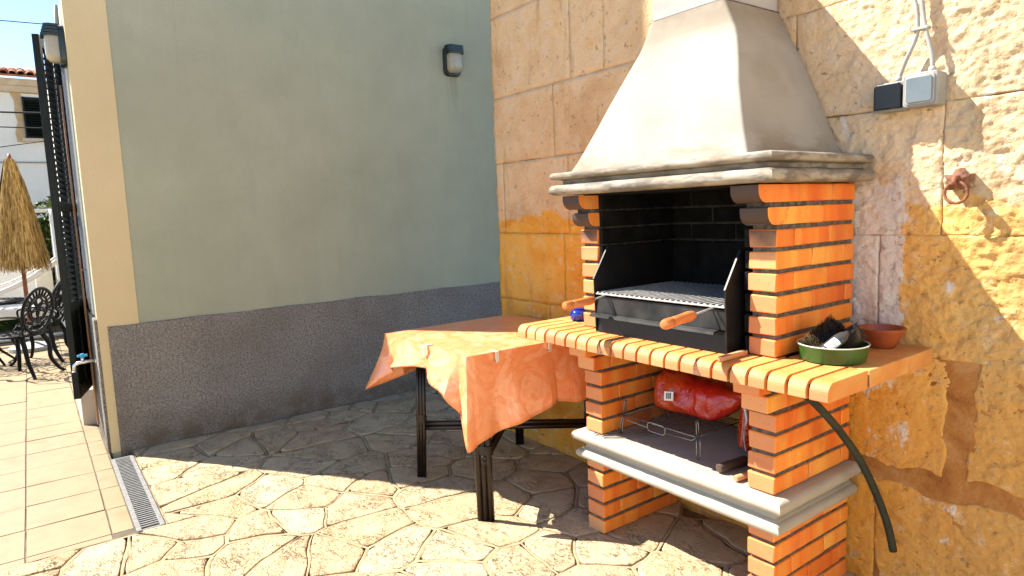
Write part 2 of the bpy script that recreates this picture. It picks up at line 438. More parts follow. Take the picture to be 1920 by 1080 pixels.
M['black_plastic'] = simple('black plastic', (.005,.005,.0055), None, 1, .3, 0, spec=.3)
M['grey_plastic'] = simple('translucent grey plastic', (.02,.02,.022), (.04,.04,.043), 10, .25, 0, spec=.5)
M['paper'] = simple('white paper', (.80,.80,.78), None, 1, .7, 0)
M['ink'] = simple('dark print', (.03,.03,.035), None, 1, .7, 0)
M['burgundy'] = simple('burgundy plastic', (.16,.008,.02), (.22,.012,.03), 10, .35, 0, spec=.5)
def bagmat():
    t = NT('red printed plastic'); co = t.coord(False); s = t.n('SeparateXYZ'); t.l(co, s.inputs[0])
    col = t.ramp(t.noise(co, 7, 4, .6, .8), [(.35, (.36,.006,.004)), (.6, (.46,.018,.006)), (.8, (.50,.06,.012))])
    ora = t.mrange(s.outputs['X'], .02, -.12)
    col = t.mix(t.math('MULTIPLY', ora, .55), col, (.55,.10,.015))
    fl = t.math('MULTIPLY', t.mrange(t.vor(co, 75), .42, .34), t.mrange(s.outputs['X'], -.10, -.15))
    col = t.mix(fl, col, (.34,.006,.006))
    return t.done(col, .20, t.bump(t.noise(co, 17, 3, .6, 1.0), .6, .014), .6)
M['bag'] = bagmat()
M['bag_clear'] = simple('clear crinkled plastic', (.55,.50,.48), (.70,.66,.62), 30, .2, .4, 40, .006, .5)
M['chrome'] = simple('dull wire', (.13,.13,.125), (.24,.235,.22), 60, .3, 0, spec=.5, metal=.8)
M['hose'] = simple('dark green rubber hose', (.014,.020,.013), (.03,.034,.022), 14, .55, .15, 60, .003, .3)
M['hose_green'] = simple('green hose end', (.02,.10,.02), None, 1, .45, 0)
M['conduit'] = simple('grey conduit', (.27,.265,.24), (.33,.325,.30), 20, .55, .05)
M['box_grey'] = simple('grey switch plastic', (.20,.205,.20), (.25,.255,.25), 12, .4, .03)
M['switch_face'] = simple('blue grey switch rocker', (.10,.125,.14), (.12,.145,.16), 12, .25, 0, spec=.5)
M['rust'] = simple('rusty iron', (.10,.035,.018), (.24,.10,.05), 60, .75, .5, 110, .004, .3)
M['lamp_green'] = simple('dark green lamp enamel', (.006,.015,.012), (.010,.022,.018), 20, .3, .05, spec=.5)
M['lamp_glass'] = simple('frosted lamp glass', (.30,.28,.21), (.34,.32,.25), 8, .25, 0, spec=.5)
M['shutter'] = simple('dark green shutter paint', (.0022,.005,.004), (.005,.009,.0075), 20, .45, .1, 50, .002, .2)
M['copper'] = simple('copper pipe', (.42,.24,.15), (.48,.30,.20), 12, .6, .05)
M['tap_metal'] = simple('chromed brass', (.62,.60,.56), None, 1, .25, 0, metal=.9)
M['blue_plastic'] = simple('blue tap handle', (.05,.30,.55), None, 1, .4, 0)
M['glass_dark'] = simple('dark window glass', (.02,.025,.03), None, 1, .06, 0, spec=.7)
M['iron'] = simple('black cast iron', (.002,.0022,.0025), (.006,.0062,.0065), 40, .5, .2, 90, .002, .12)
M['white_tube'] = simple('white lacquered tube', (.74,.72,.67), None, 1, .35, 0)
M['cushion'] = simple('white cushion', (.74,.71,.64), (.78,.76,.70), 12, .9, .2, 30, .006, .1)
t = NT('straw thatch'); co = t.coord(); n_ = t.noise(t.mapping(co, (55,55,3)), 1.0, 4, .7)
M['straw'] = t.done(t.ramp(n_, [(.36, (.09,.045,.012)), (.46, (.30,.17,.05)), (.58, (.44,.28,.095)), (.7, (.54,.37,.15))]), .85, None, .15)
M['pole_wood'] = simple('red brown pole', (.16,.05,.025), (.22,.08,.04), 20, .5, .1)
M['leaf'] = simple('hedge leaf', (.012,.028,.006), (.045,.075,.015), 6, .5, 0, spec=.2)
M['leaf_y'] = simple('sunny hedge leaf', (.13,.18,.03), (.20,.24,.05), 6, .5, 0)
M['bark'] = simple('bark', (.10,.07,.05), (.16,.12,.09), 20, .9, .4)
M['roof_tile'] = simple('weathered roof tile', (.30,.10,.05), (.44,.20,.11), 9, .85, .3)
M['eave'] = simple('stone eave', (.50,.40,.30), (.58,.48,.37), 6, .9, .2)
M['tan_patch'] = simple('bare tan render', (.46,.32,.17), (.54,.40,.24), 8, .95, .5)
M['cable'] = simple('black cable', (.015,.015,.015), None, 1, .6, 0)

# ================================================================== THE SETTING
# ------------------------------------------------------------------ ground
g = MB(); g.add([(-400,-400,-.06),(400,-400,-.06),(400,400,-.06),(-400,400,-.06)], [(0,1,2,3)])
tag(g.build('ground', M['yard']), kind='structure')

# ------------------------------------------------------------------ crazy paving: every stone its own piece
def clip(poly, a, b, c):
    """keep a*x+b*y<=c"""
    out = []
    for i in range(len(poly)):
        p, q = poly[i], poly[(i+1) % len(poly)]
        dp, dq = a*p[0]+b*p[1]-c, a*q[0]+b*q[1]-c
        if dp <= 0: out.append(p)
        if dp * dq < 0:
            t = dp / (dp - dq); out.append((p[0]+(q[0]-p[0])*t, p[1]+(q[1]-p[1])*t))
    return out
def area(p): return .5*sum(p[i][0]*p[(i+1)%len(p)][1]-p[(i+1)%len(p)][0]*p[i][1] for i in range(len(p)))
def inset(poly, d):
    r = poly
    for i in range(len(poly)):
        p, q = poly[i], poly[(i+1) % len(poly)]
        ex, ey = q[0]-p[0], q[1]-p[1]; L = math.hypot(ex, ey)
        if L < 1e-6: continue
        nx, ny = ey/L, -ex/L
        r = clip(r, nx, ny, nx*p[0]+ny*p[1]-d)
        if len(r) < 3: return []
    return r
def densify(poly, step):
    out = []
    for i in range(len(poly)):
        p, q = poly[i], poly[(i+1) % len(poly)]; n = max(1, int(math.hypot(q[0]-p[0], q[1]-p[1])/step))
        out += [(p[0]+(q[0]-p[0])*k/n, p[1]+(q[1]-p[1])*k/n) for k in range(n)]
    return out
def roundc(poly, it=1):
    for _ in range(it):
        o = []
        for i in range(len(poly)):
            p, q = poly[i], poly[(i+1) % len(poly)]
            o += [(p[0]*.92+q[0]*.08, p[1]*.92+q[1]*.08), (p[0]*.08+q[0]*.92, p[1]*.08+q[1]*.92)]
        poly = o
    return poly
def warp(x, y):
    a = noise.noise_vector(Vector((x*2.3, y*2.3, 4.1)))*.045 + noise.noise_vector(Vector((x*8, y*8, 1.7)))*.016 + noise.noise_vector(Vector((x*40, y*40, 2.2)))*.0022
    if x < -3.3 and y < .75:
        k = max(abs(max(0, min(.25, x+3.6))), abs(max(0, min(.25, y-.43))))/.25
        a = a*k
    return x+a.x, y+a.y
rs = random.Random(21)
seeds = []
X0, X1, Y0, Y1 = -5.3, 1.2, -1.2, 4.4
row = 0; y = Y0
while y < Y1:
    x = X0 + (row % 2)*.19
    while x < X1:
        px, py = x + rs.uniform(-.16,.16), y + rs.uniform(-.125,.125)
        if rs.random() > .20 and not (px < -3.58 and py < .44): seeds.append((px, py))
        x += .325
    y += .245; row += 1
paving = MB()
paving.add([(-5.02,.40,-.026),(-3.3,.40,-.026),(-3.3,4.2,-.026),(-5.02,4.2,-.026)], [(0,1,2,3)])
paving.add([(-3.60,-1.1,-.025),(1.1,-1.1,-.025),(1.1,2.6,-.025),(-3.60,2.6,-.025)], [(0,1,2,3)])
paving = tag(paving.build('stone_paving', M['bedding']), kind='structure')
joints = MB(); nst = 0
def lay(cell):
    wj = rs.uniform(.004, .012)
    a0 = densify(cell, .04); a1 = densify(roundc(inset(cell, wj)) or cell, .04)
    st = inset(cell, wj + rs.uniform(.002, .004))
    if len(st) < 3: return
    st = densify(roundc(st), .03)
    # the cell's share of the joint, laid a little below the stones
    inn = inset(cell, wj)
    if len(inn) >= 3:
        ia = densify(cell, .035); cx = sum(p[0] for p in cell)/len(cell); cy = sum(p[1] for p in cell)/len(cell)
        ring0 = []; ring1 = []
        for p in ia:
            # nearest point of the inset outline along the way to the middle
            d = math.hypot(p[0]-cx, p[1]-cy); k = max(.6, 1 - wj*1.25/max(d, .05))
            q = (cx+(p[0]-cx)*k, cy+(p[1]-cy)*k)
            wx, wy = warp(*p); ring0.append((wx, wy, -.0025 + .002*fbm(wx, wy, 0, 30, 2)))
            wx, wy = warp(*q); ring1.append((wx, wy, -.004))
        n = len(ia)
        joints.add(ring0 + ring1, [(k, (k+1) % n, n+(k+1) % n, n+k) for k in range(n)])
    cx = sum(p[0] for p in st)/len(st); cy = sum(p[1] for p in st)/len(st)
    lift = rs.uniform(-.002, .003); tx, ty = rs.uniform(-.012,.012), rs.uniform(-.012,.012)
    mb = MB(); rings = []
    for k, dz in ((1.0, -.024), (1.0, -.0035), (.98, -.0005), (.90, 0), (.62, .001), (.3, .0015)):
        r = []
        for p in st:
            wx, wy = warp(cx+(p[0]-cx)*k, cy+(p[1]-cy)*k)
            r.append((wx, wy, dz + lift + tx*(wx-cx) + ty*(wy-cy) + (.004*fbm(wx, wy, 3, 7, 3) if dz > -.02 else 0)))
        rings.append(r)
    mb.loft(rings, True)
    o = mb.build('paving_stone', M['flag'], paving, smooth=False)
    for p in o.data.polygons: p.use_smooth = p.normal.z > .6
for i, (sx, sy) in enumerate(seeds):
    if sy > 2.62 and sx > -3.55: continue
    if sx < -3.6 and sy < .40: continue
    cell = [(sx-.7,sy-.7),(sx+.7,sy-.7),(sx+.7,sy+.7),(sx-.7,sy+.7)]
    for j, (qx, qy) in enumerate(seeds):
        if i == j or abs(qx-sx) > 1.2 or abs(qy-sy) > 1.2: continue
        a, b = qx-sx, qy-sy
        cell = clip(cell, a, b, (qx*qx+qy*qy-sx*sx-sy*sy)/2)
        if len(cell) < 3: break
    if len(cell) < 3: continue
    cell = clip(cell, -1, 0, 5.0)
    cell = clip(cell, 1, 0, 1.05)
    if sx > -3.6: cell = clip(cell, 0, 1, 2.6)
    if len(cell) < 3: continue
    if any(p[0] < -3.604 and p[1] < .42 for p in cell):
        cells = [clip(cell, -1, 0, 3.604), clip(clip(cell, 0, -1, -.420), 1, 0, -3.604)]
    else: cells = [cell]
    for cell in cells:
        if len(cell) > 2 and area(cell) > (.012 if len(cells) == 1 else .002): lay(cell)
tag(joints.build('joint_mortar', M['joint'], paving), kind='stuff')

# ------------------------------------------------------------------ tiled terrace
TP = .345
terr = MB(); terr.add([(-13.2,-2.2,-.0035),(-3.6,-2.2,-.0035),(-3.6,.295,-.0035),(-13.2,.295,-.0035)], [(0,1,2,3)])
terr = tag(terr.build('tiled_terrace', M['grout']), kind='structure')
tme = [chbox('tile', TP-.008, TP-.008, .014, [M['tile']], .0015, seed=k) for k in range(3)]
rt = random.Random(3)
for i in range(27):
    for j in range(7):
        xc, yc = -3.67 - TP*(i+.5), .19 - TP*(j+.5)
        inst('tile', tme[rt.randrange(3)], terr, (xc, yc, -.0065 + rt.uniform(-.0012,.0012)), (rt.uniform(-.002,.002), rt.uniform(-.002,.002), rt.choice((0, PI/2, PI, -PI/2))))
cut = chbox('tile', TP-.008, .088, .014, [M['tile']], .0015, seed=5)
for i in range(27):
    inst('tile', cut, terr, (-3.67 - TP*(i+.5), .19+.048, -.0068))
cut2 = chbox('tile', .058, TP-.008, .014, [M['tile']], .0015, seed=6)
for j in range(7):
    inst('tile', cut2, terr, (-3.637, .19 - TP*(j+.5), -.0068))

# ------------------------------------------------------------------ unseen wall, added to bounce sunlight onto the shaded sides
m = MB(); m.box(2.9, 3.2, -5.0, 2.57, -.06, 3.6)
tag(m.build('bounce_wall', M['white_wall']), kind='structure')

# ------------------------------------------------------------------ drain
dr = thing('floor_drain', 'long slotted galvanised drain grating beside the wall corner', 'drain', (-4.24,.35,0))
m = MB()
m.box(-4.885,-3.615,.290,.312,-.05,.001); m.box(-4.885,-3.615,.394,.416,-.05,.001)
m.box(-4.885,-4.872,.3121,.3939,-.05,.001); m.box(-3.628,-3.615,.3121,.3939,-.05,.001)
m.build('frame', M['galv'], dr, bevel=.001)
m = MB(); m.box(-4.871,-3.629,.3122,.3938,-.055,-.05); m.build('channel', M['hole'], dr)
barme = MB(); barme.box(-.0055,.0055,-.0405,.0405,-.006,0); barme = barme.mesh('grate_bar', M['galv'])
x = -4.855
while x < -3.635:
    inst('grate_bar', barme, dr, (x, .353, .0005)); x += .0285

# ================================================================== THE PLASTERED HOUSE
XP = -5.03
HT = 2.955
house = thing('plastered_house', 'grey green plastered house with cream corner band and grey roughcast base', 'house', (-7,2,0))
m = MB(); m.box(-9.5, XP-.3002, .625, 7.0, HT-.003, 6.6); m.build('upper_wall', M['plaster'], house)
m = MB()
m.prism([(.312,-.05),(7.0,-.05),(7.0,6.6),(.625,6.6),(.625,HT),(.312,HT)], 'X', XP-.3, XP); m.build('side_wall', M['plaster'], house)
m = MB()      # terrace front with the doorway left open between X -7.10 and -5.97
m.box(-5.97, XP-.3002, .312, .60, -.05, HT); m.box(-9.5, -7.10, .312, .60, -.05, HT); m.box(-7.0999, -5.9701, .312, .60, 2.76, HT)
m.build('facade', M['white_wall'], house)
m = MB(); m.box(-9.5, XP-.302, .6002, .6248, HT-.2, HT-.004); m.build('parapet_roof', M['white_wall'], house)
m = MB(); m.box(-7.099,-5.971, .45,.49, .27,2.759); d = m.build('door', M['glass_dark'], house)
m = MB()
for x in (-7.098,-6.56,-6.02): m.box(x, x+.05, .43,.4499, .27,2.758)
for z in (.27,1.1,1.9,2.70): m.box(-7.047,-6.021, .432,.4498, z, z+.055)
m.build('door_frame', M['shutter'], d)
m = MB(); m.box(-7.2,-5.9, .20,.449, -.02,.27); m.build('door_step', M['eave'], house, bevel=.006)
m = MB()
m.add([(XP+.004,.309,0),(XP+.004,.545,0),(XP+.004,.545,HT),(XP+.004,.309,HT),(XP-.02,.309,0),(XP-.02,.545,0),(XP-.02,.545,HT),(XP-.02,.309,HT)],
      [(0,1,2,3),(7,6,5,4),(0,4,5,1),(3,2,6,7),(0,3,7,4),(1,5,6,2)])
m.build('corner_band', M['band'], house)
# roughcast base with a wavering top
def slab_rough(name, x0, x1, y0, y1, ztop, axis):
    m = MB(); n = 60; rings = []
    for k in range(n+1):
        t = k/n
        if axis == 'Y':
            yy = y0+(y1-y0)*t; zt = ztop + .006*fbm(yy, 0, 2, 3, 3) + .003*fbm(yy,1,2,20,2)
            o = .003*fbm(yy,5,1,4,3)
            rings.append([(x0,yy,-.04),(x1+o,yy,-.04),(x1+o,yy,zt-.006),(x1+o-.006,yy,zt),(x0,yy,zt)])
        else:
            xx = x0+(x1-x0)*t; zt = ztop + .006*fbm(xx,0,7,3,3)
            rings.append([(xx,y1,-.04),(xx,y0,-.04),(xx,y0,zt-.006),(xx,y0+.006,zt),(xx,y1,zt)])
    m.loft(rings, True); return m.build(name, M['dado'], house)
slab_rough('roughcast_base', XP-.01, XP+.017, .362, 7.0, .852, 'Y')
slab_rough('roughcast_base', -5.90, XP-.015, .292, .3119, .90, 'X')

# louvred shutter folded back against the front, hinge (-5.97,.31), free edge (-5.42,.17)
SW = .565
ang = math.atan2(.17-.31, -5.42+5.97)
SMX = Matrix.Translation((-5.97,.305,0)) @ Matrix.Rotation(ang, 4, 'Z')
m = MB(); z0, z1 = .315, 2.78
for xa, xb in ((0,.06),(.255,.31),(SW-.06,SW)): m.box(xa, xb, -.02,.02, z0, z1, 0, SMX)
for za, zb in ((z0,.40),(.92,.99),(1.62,1.69),(2.71,z1)):
    m.box(.0601,.2549,-.019,.019,za,zb,0,SMX); m.box(.3101,SW-.0601,-.019,.019,za,zb,0,SMX)
m.box(.0602,.2548,-.008,.008,.4001,.9199,0,SMX); m.box(.3102,SW-.0602,-.008,.008,.4001,.9199,0,SMX)
sh = m.build('shutter', M['shutter'], house, bevel=.003)
sl = MB(); sl.box(-.098,.098,-.022,.022,-.004,.004,0,Matrix.Rotation(math.radians(-38),4,'X')); sl = sl.mesh('slat', M['shutter'])
for xa in (.1575,.4075):
    z = 1.015
    while z < 2.70:
        if not 1.60 < z < 1.71:
            p = SMX @ Vector((xa,0,z)); inst('slat', sl, sh, p, (0,0,ang))
        z += .040
hb = MB()
for z in (.72,1.66,2.5): hb.box(-.03,.03,.018,.05,z,z+.04,0,SMX)
hb.box(SW-.09,SW-.05,-.05,-.0201,1.02,1.05,0,SMX)
hb.build('hinge', M['iron'], sh)

cp = MB(); cp.tube([(-5.66,.283,.05),(-5.66,.283,2.5)], .008, 8); cp.tube([(-5.66,.312,1.2),(-5.66,.283,1.2)], .006, 6)
tag(cp.build('copper_pipe', M['copper'], None, smooth=True), 'thin copper pipe running up the white front behind the shutter', 'pipe')
cp = MB()
cp.tube([(-5.33,.292,2.80),(-5.33,.292,2.954)], .012, 8); cp.tube([(-5.42,.292,2.75),(-5.42,.292,2.954)], .010, 8)
tag(cp.build('wall_conduit', M['conduit'], None, smooth=True), 'pair of grey conduits on the white front above the lamp', 'conduit')

# tap
tp = thing('garden_tap', 'small chromed garden tap with a blue handle by the wall corner', 'tap', (-5.25,.29,.60))
m = MB(); m.tube([(-5.25,.30,.60),(-5.25,.23,.60),(-5.25,.19,.598),(-5.25,.165,.585),(-5.25,.16,.54)], [.011,.011,.012,.011,.011], 10); m.ring((-5.25,.29,.60),.016,.006,'Y',14,6)
m.tube([(-5.25,.215,.60),(-5.25,.215,.635)], .009, 8); m.ring((-5.25,.16,.543),.010,.004,'Z',12,6)
m.build('tap_body', M['tap_metal'], tp, smooth=True)
m = MB(); m.box(-5.258,-5.242,.185,.245,.636,.652); m.tube([(-5.25,.215,.63),(-5.25,.215,.658)], .013, 10)
m.build('tap_handle', M['blue_plastic'], tp, bevel=.003)

# ------------------------------------------------------------------ bulkhead wall lamps
def rrect(w, h, r, n=5):
    pts = []
    for cx, cz, a0 in ((w/2-r,h/2-r,0),(-w/2+r,h/2-r,PI/2),(-w/2+r,-h/2+r,PI),(w/2-r,-h/2+r,1.5*PI)):
        for k in range(n+1):
            a = a0 + PI/2*k/n; pts.append((cx+r*math.cos(a), cz+r*math.sin(a)))
    return pts
def wall_lamp(loc, rotz, label):
    t = thing('wall_lamp', label, 'lamp', loc, 0, 'dark green bulkhead lamps')
    def ring(w, h, r, y, dz=0): return [Vector((x, y, z+dz)) for x, z in rrect(w, h, r)]
    MX = Matrix.Translation(loc)
    def B(rings, name, mat, parent, **k):
        m = MB(); m.loft([[MX @ p for p in r] for r in rings], True); return m.build(name, mat, parent, **k)
    B([ring(.165,.25,.045,0), ring(.165,.25,.045,-.022), ring(.150,.235,.04,-.034)], 'back_plate', M['lamp_green'], t, autosmooth=35)
    B([ring(.125,.205,.04,-.0341), ring(.125,.205,.04,-.06), ring(.118,.195,.045,-.085), ring(.085,.160,.04,-.104), ring(.04,.10,.02,-.108)], 'glass', M['lamp_glass'], t, autosmooth=60)
    # visor: stepped ribs round the top
    v = MB()
    for k in range(4):
        zt = .122 - k*.019; w = .080 - .002*k; dep = .108 + .006*k
        outer = [Vector((-w, -.03, zt-.012)), Vector((-w, -dep*.75, zt-.012)), Vector((-w*.72, -dep, zt-.012)), Vector((w*.72, -dep, zt-.012)), Vector((w, -dep*.75, zt-.012)), Vector((w, -.03, zt-.012))]
        top = [p + Vector((0,0,.015)) for p in outer]
        inner = [Vector((p.x*.86, p.y*.9, p.z)) for p in outer]; innt = [p + Vector((0,0,.015)) for p in inner]
        if k == 0: v.loft([[MX@p for p in outer], [MX@p for p in top]], True)
        else:
            n = len(outer); vs = [MX@p for p in outer+top+innt+inner]; fs = []
            for a in range(n-1):
                fs += [(a,a+1,n+a+1,n+a),(n+a,n+a+1,2*n+a+1,2*n+a),(2*n+a,2*n+a+1,3*n+a+1,3*n+a),(3*n+a,3*n+a+1,a+1,a)]
            v.add(vs, fs)
    v.build('visor', M['lamp_green'], t)
    t.rotation_euler = (0,0,rotz)
    return t
wall_lamp((XP+.001, 3.11, 2.815), PI/2, 'dark green bulkhead lamp with frosted glass on the grey green plaster wall')
wall_lamp((-5.22, .311, 2.665), 0, 'dark green bulkhead lamp beside the open shutter on the white front')

# ================================================================== THE OLD STONE WALL
stone = thing('stone_wall', 'old ochre and tan limestone wall with rough worn blocks behind the barbecue', 'wall', (-1,2.7,0))
m = MB(); m.box(-3.585, 1.6, 2.575, 3.1, -.06, 3.3)
m.build('wall_core', M['wallmortar'], stone)
YW = 2.548
def sstep(a, b, x):
    t = max(0, min(1, (x-a)/(b-a))); return t*t*(3-2*t)
def relief(x, z):
    a = .0035 + .005*sstep(-1.45,-1.2,x) + .004*sstep(-1.02,-.86,x)
    if z < .95 and x > -1.3: a *= .75
    big = fbm(x, 1.3, z, 3.1, 3); rid = 1-abs(noise.noise(Vector((x*13, 7.7, z*17))))*2; fine = fbm(x, 2.1, z*1.2, 34, 5); mid = fbm(x, 9.1, z*1.3, 11, 4)
    w = Vector((x*15 + mid*1.2, 2.7, z*21 + big*1.5)); d, pts = noise.voronoi(w)
    fl = noise.cell(pts[0]*7.3) + .5*(w.z-pts[0].z)
    w2 = Vector((x*38 + fine*1.0, 5.1, z*50 + mid*1.5)); d2, pts2 = noise.voronoi(w2)
    fl2 = noise.cell(pts2[0]*5.7) + .6*(w2.z-pts2[0].z)
    return a*(big*.60 + rid*.06 + mid*.22 + fine*.50 + fl*.26 + fl2*.16)
rows = [(-.05,.425,[-3.62,-2.8,-2.1,-1.15,-.50,.3,1.5]),
        (.505,.925,[-3.62,-3.1,-2.4,-1.6,-.88,-.2,.6,1.5]),
        (.9265,1.3630,[-3.62,-2.95,-2.2,-1.159,-.45,.4,1.5]),
        (1.3645,1.8175,[-3.62,-3.535,-2.9,-2.0,-.956,-.3,.5,1.5]),
        (1.8190,2.2350,[-3.62,-3.013,-2.3,-1.5,-.6,.2,1.5]),
        (2.2365,2.7415,[-3.62,-2.856,-2.588,-1.9,-1.1,-.3,.6,1.5]),
        (2.7430,3.3,[-3.62,-3.1,-2.4,-1.7,-1.0,-.2,.7,1.5])]
for ri, (za, zb, xs) in enumerate(rows):
    for bi in range(len(xs)-1):
        xa, xb = xs[bi], xs[bi+1]
        wide = .04 if (ri == 1 and xa > -1.7 and bi < len(xs)-2) else .0025
        g0 = .0025 if bi == 0 else (.036 if ri == 1 and abs(xa+.88) < .01 else (.0010 if xb > -1.5 else .0003))
        g1 = .036 if ri == 1 and abs(xb+.88) < .01 else (.0010 if xb > -1.5 else .0003)
        xa2, xb2 = xa+g0, xb-g1
        near = xb > -1.5 and zb < 2.8
        rs_ = (.0062 if xa < -.4 else .012) if near else (.022 if zb < 3.4 and xa < -1.4 else .07)
        nx = max(4, int((xb2-xa2)/rs_)); nz = max(4, int((zb-za)/rs_))
        vs = []; fs = []
        rag = .030 if ri <= 1 and xa > -1.7 else .0045
        for j in range(nz+1):
            for i in range(nx+1):
                u, v = i/nx, j/nz
                x = xa2+(xb2-xa2)*u; z = za+(zb-za)*v
                # ragged outline
                ex = rag*fbm(bi*3.7, ri*1.9, z, 6, 3); ez = rag*fbm(x, ri*2.3+7, bi, 6, 3)
                if bi == 0 and u == 0: ex = .016*fbm(3.3, 1, z, 5, 4) + .012*fbm(1, 4, z, 18, 2)
                edge = (1-u)**6 if u < .5 else u**6
                x += ex*((1-u)**4 if u < .5 else u**4); z += ez*((1-v)**4 if v < .5 else v**4)*(0 if ri == 0 and v < .5 else 1)
                de = min(u*(xb2-xa2), (1-u)*(xb2-xa2), v*(zb-za), (1-v)*(zb-za))
                round_ = (.003 if near else .0003) * max(0, 1 - de/(.009 if near else .022))**2
                y = YW - relief(x, z) + round_ + (.006 if rag > .02 else 0)*0
                vs.append((x, y, z))
        nn = nx+1
        for j in range(nz):
            for i in range(nx): fs.append((j*nn+i, j*nn+i+1, (j+1)*nn+i+1, (j+1)*nn+i))
        # returns into the wall
        bord = [i for i in range(nn)] + [j*nn+nx for j in range(1, nz+1)] + [nz*nn+i for i in range(nx-1,-1,-1)] + [j*nn for j in range(nz-1,0,-1)]
        b0 = len(vs)
        for k in bord: vs.append((vs[k][0], 2.60, vs[k][2]))
        L = len(bord)
        for k in range(L): fs.append((bord[k], b0+k, b0+(k+1) % L, bord[(k+1) % L]))
        mb = MB(); mb.add(vs, fs); mb.build('stone_block', M['stone'], stone, smooth=True)
# smeared brown pointing between the lower blocks
m = MB(); vs = []; fs = []; nx, nz = 260, 190
for j in range(nz+1):
    for i in range(nx+1):
        x = -3.60 + 4.4*i/nx; z = -.03 + 3.2*j/nz
        vs.append((x, YW+(.004 if z < .95 else .020) - .0035*fbm(x, 4, z, 7, 4), z))
for j in range(nz):
    for i in range(nx): fs.append((j*(nx+1)+i, j*(nx+1)+i+1, (j+1)*(nx+1)+i+1, (j+1)*(nx+1)+i))
m.add(vs, fs); m.build('pointing', M['wallmortar'], stone, smooth=True)

# ================================================================== THE BARBECUE
bbq = thing('brick_barbecue', 'masonry barbecue of orange bricks with cream concrete hood and shelf', 'barbecue', (-1.725,2.27,0))
BH, BP = .060, .0755
CL, CR = (-2.207,-2.100), (-1.350,-1.243)
FY, BY = 2.010, 2.530
_bm = {}
def brickmesh(L, sooty=False, w=.107):
    k = (round(L,3), sooty, round(w,3))
    if k not in _bm:
        _bm[k] = [chbox('brick', w, L-.003, BH, [M['brick'], M['brick_soot'] if sooty else M['brick_end']], .0035, 1, s_) for s_ in (1,2,3,4,5)]
    return random.choice(_bm[k])
def course(x0, x1, y0, zb, pat, sooty=False):
    """one course of a pier: bricks laid front to back from y0 to the wall"""
    y = y0; lens = list(pat)
    while y < BY - .02:
        L = lens.pop(0) if lens else .228
        L = min(L, BY - y)
        if BY - (y+L) < .03: L = BY - y
        inst('brick', brickmesh(L, sooty, x1-x0), bbq, ((x0+x1)/2 + random.uniform(-.0015,.0015), y+L/2, zb+BH/2), (0,0,random.uniform(-.004,.004)))
        y += L
PA, PB = [.228,.228], [.113,.228]
for side, (x0, x1) in enumerate((CL, CR)):
    for k in range(5): course(x0, x1, FY+random.uniform(-.002,.002), .002+k*BP, PB if (k+side) % 2 else PA)
    for k in range(4): course(x0, x1, FY+random.uniform(-.002,.002), .480+k*BP, PA if (k+side) % 2 else PB)
    course(x0, x1, 1.966, .480+4*BP, PB); course(x0, x1, 1.917, .480+5*BP-.006, PA)
    for k in range(6): course(x0, x1, FY+random.uniform(-.002,.002), .971+k*BP, PA if k % 2 == 0 else PB, True)
    # two rounded corbel bricks under the hood
    for k, y0 in ((6, 1.958), (7, 1.905)):
        zb = .971 + k*BP; zt = zb+BH
        prof = [(y0+.235, zb), (y0+.235, zt), (y0+.002, zt), (y0, zt-.003)]
        for a in range(7):
            q = a/6*PI/2; prof.append((y0+.042-.042*math.cos(q), zb+.042-.042*math.sin(q)))
        mb = MB(); mb.prism(prof, 'X', x0, x1)
        o = mb.build('brick', [M['brick'], M['brick_soot']], bbq, bevel=.002)
        for p in o.data.polygons: p.material_index = 0 if abs(p.normal.x) > .8 else 1
        course(x0, x1, y0+.2375, zb, PB if k == 6 else PA)
    # mortar core, recessed behind the brick faces
    for za, zb, ya in ((-.05,.40,FY+.012),(.47,.775,FY+.012),(.7752,.908,1.98),(.964,1.4245,FY+.013),(1.4247,1.56,1.985)):
        mb = MB(); mb.box(x0+.009, x1-.009, ya, BY-.004, za, zb); mb.build('mortar', M['mortar'], bbq)

# dark soot lining of the fire box
lm = [chbox('lining_brick', .236, .030, .066, [M['soot']], .004, seed=k) for k in range(2)]
for k in range(8):
    z = .971 + k*BP + BH/2
    xs = -2.10 + (.12 if k % 2 else 0)
    x = -2.098
    cuts = ([.12,.24,.24,.15] if k % 2 else [.24,.24,.24])
    for L in cuts:
        o = inst('lining_brick', lm[k % 2], bbq, (x+L/2, 2.505, z), (0,0,0), (L/.24*.995, 1, 1)); x += L
lm2 = [chbox('lining_brick', .020, .236, .066, [M['soot']], .004, seed=k) for k in range(2)]
for xx in (-2.089, -1.361):
    for k in range(8):
        z = .971 + k*BP + BH/2; y = 2.016
        for L in ([.12,.24,.11] if k % 2 else [.235,.235]):
            inst('lining_brick', lm2[k % 2], bbq, (xx, y+L/2, z), (0,0,0), (1, L/.24*.995, 1)); y += L
m = MB(); m.box(-2.099,-1.351,2.494,2.529,.969,1.56); m.build('lining_mortar', M['lining_joint'], bbq)

# counter of bull-nosed bricks
NB = 22; CX0, CX1 = -2.473, -.957; PT = (CX1-CX0)/NB
def nose(L, w, seed):
    rn = random.Random(seed); r = .034; zt, zb = .968, .910
    prof = [(L, zb), (L, zt)]
    for a in range(7):
        q = a/6*PI/2; prof.append((r-r*math.sin(q), zt-r+r*math.cos(q)))
    prof += [(0, zb+.003), (.003, zb)]
    mb = MB(); mb.prism([(u, v-.939) for u, v in prof], 'X', -w/2, w/2)
    me = mb.mesh('counter_brick', [M['brick_top'], M['brick_end']], False)
    for p in me.polygons:
        c = p.center; p.material_index = 1 if c.y < .02 and c.z < .012 else 0
    return me
t = NT('pale counter brick'); co = t.coord(False); oi = t.n('ObjectInfo'); rnd = oi.outputs['Random']
cmb = t.n('CombineXYZ'); t.l(t.math('MULTIPLY', rnd, 51.0), cmb.inputs[1]); t.l(t.math('MULTIPLY', rnd, 23.0), cmb.inputs[0])
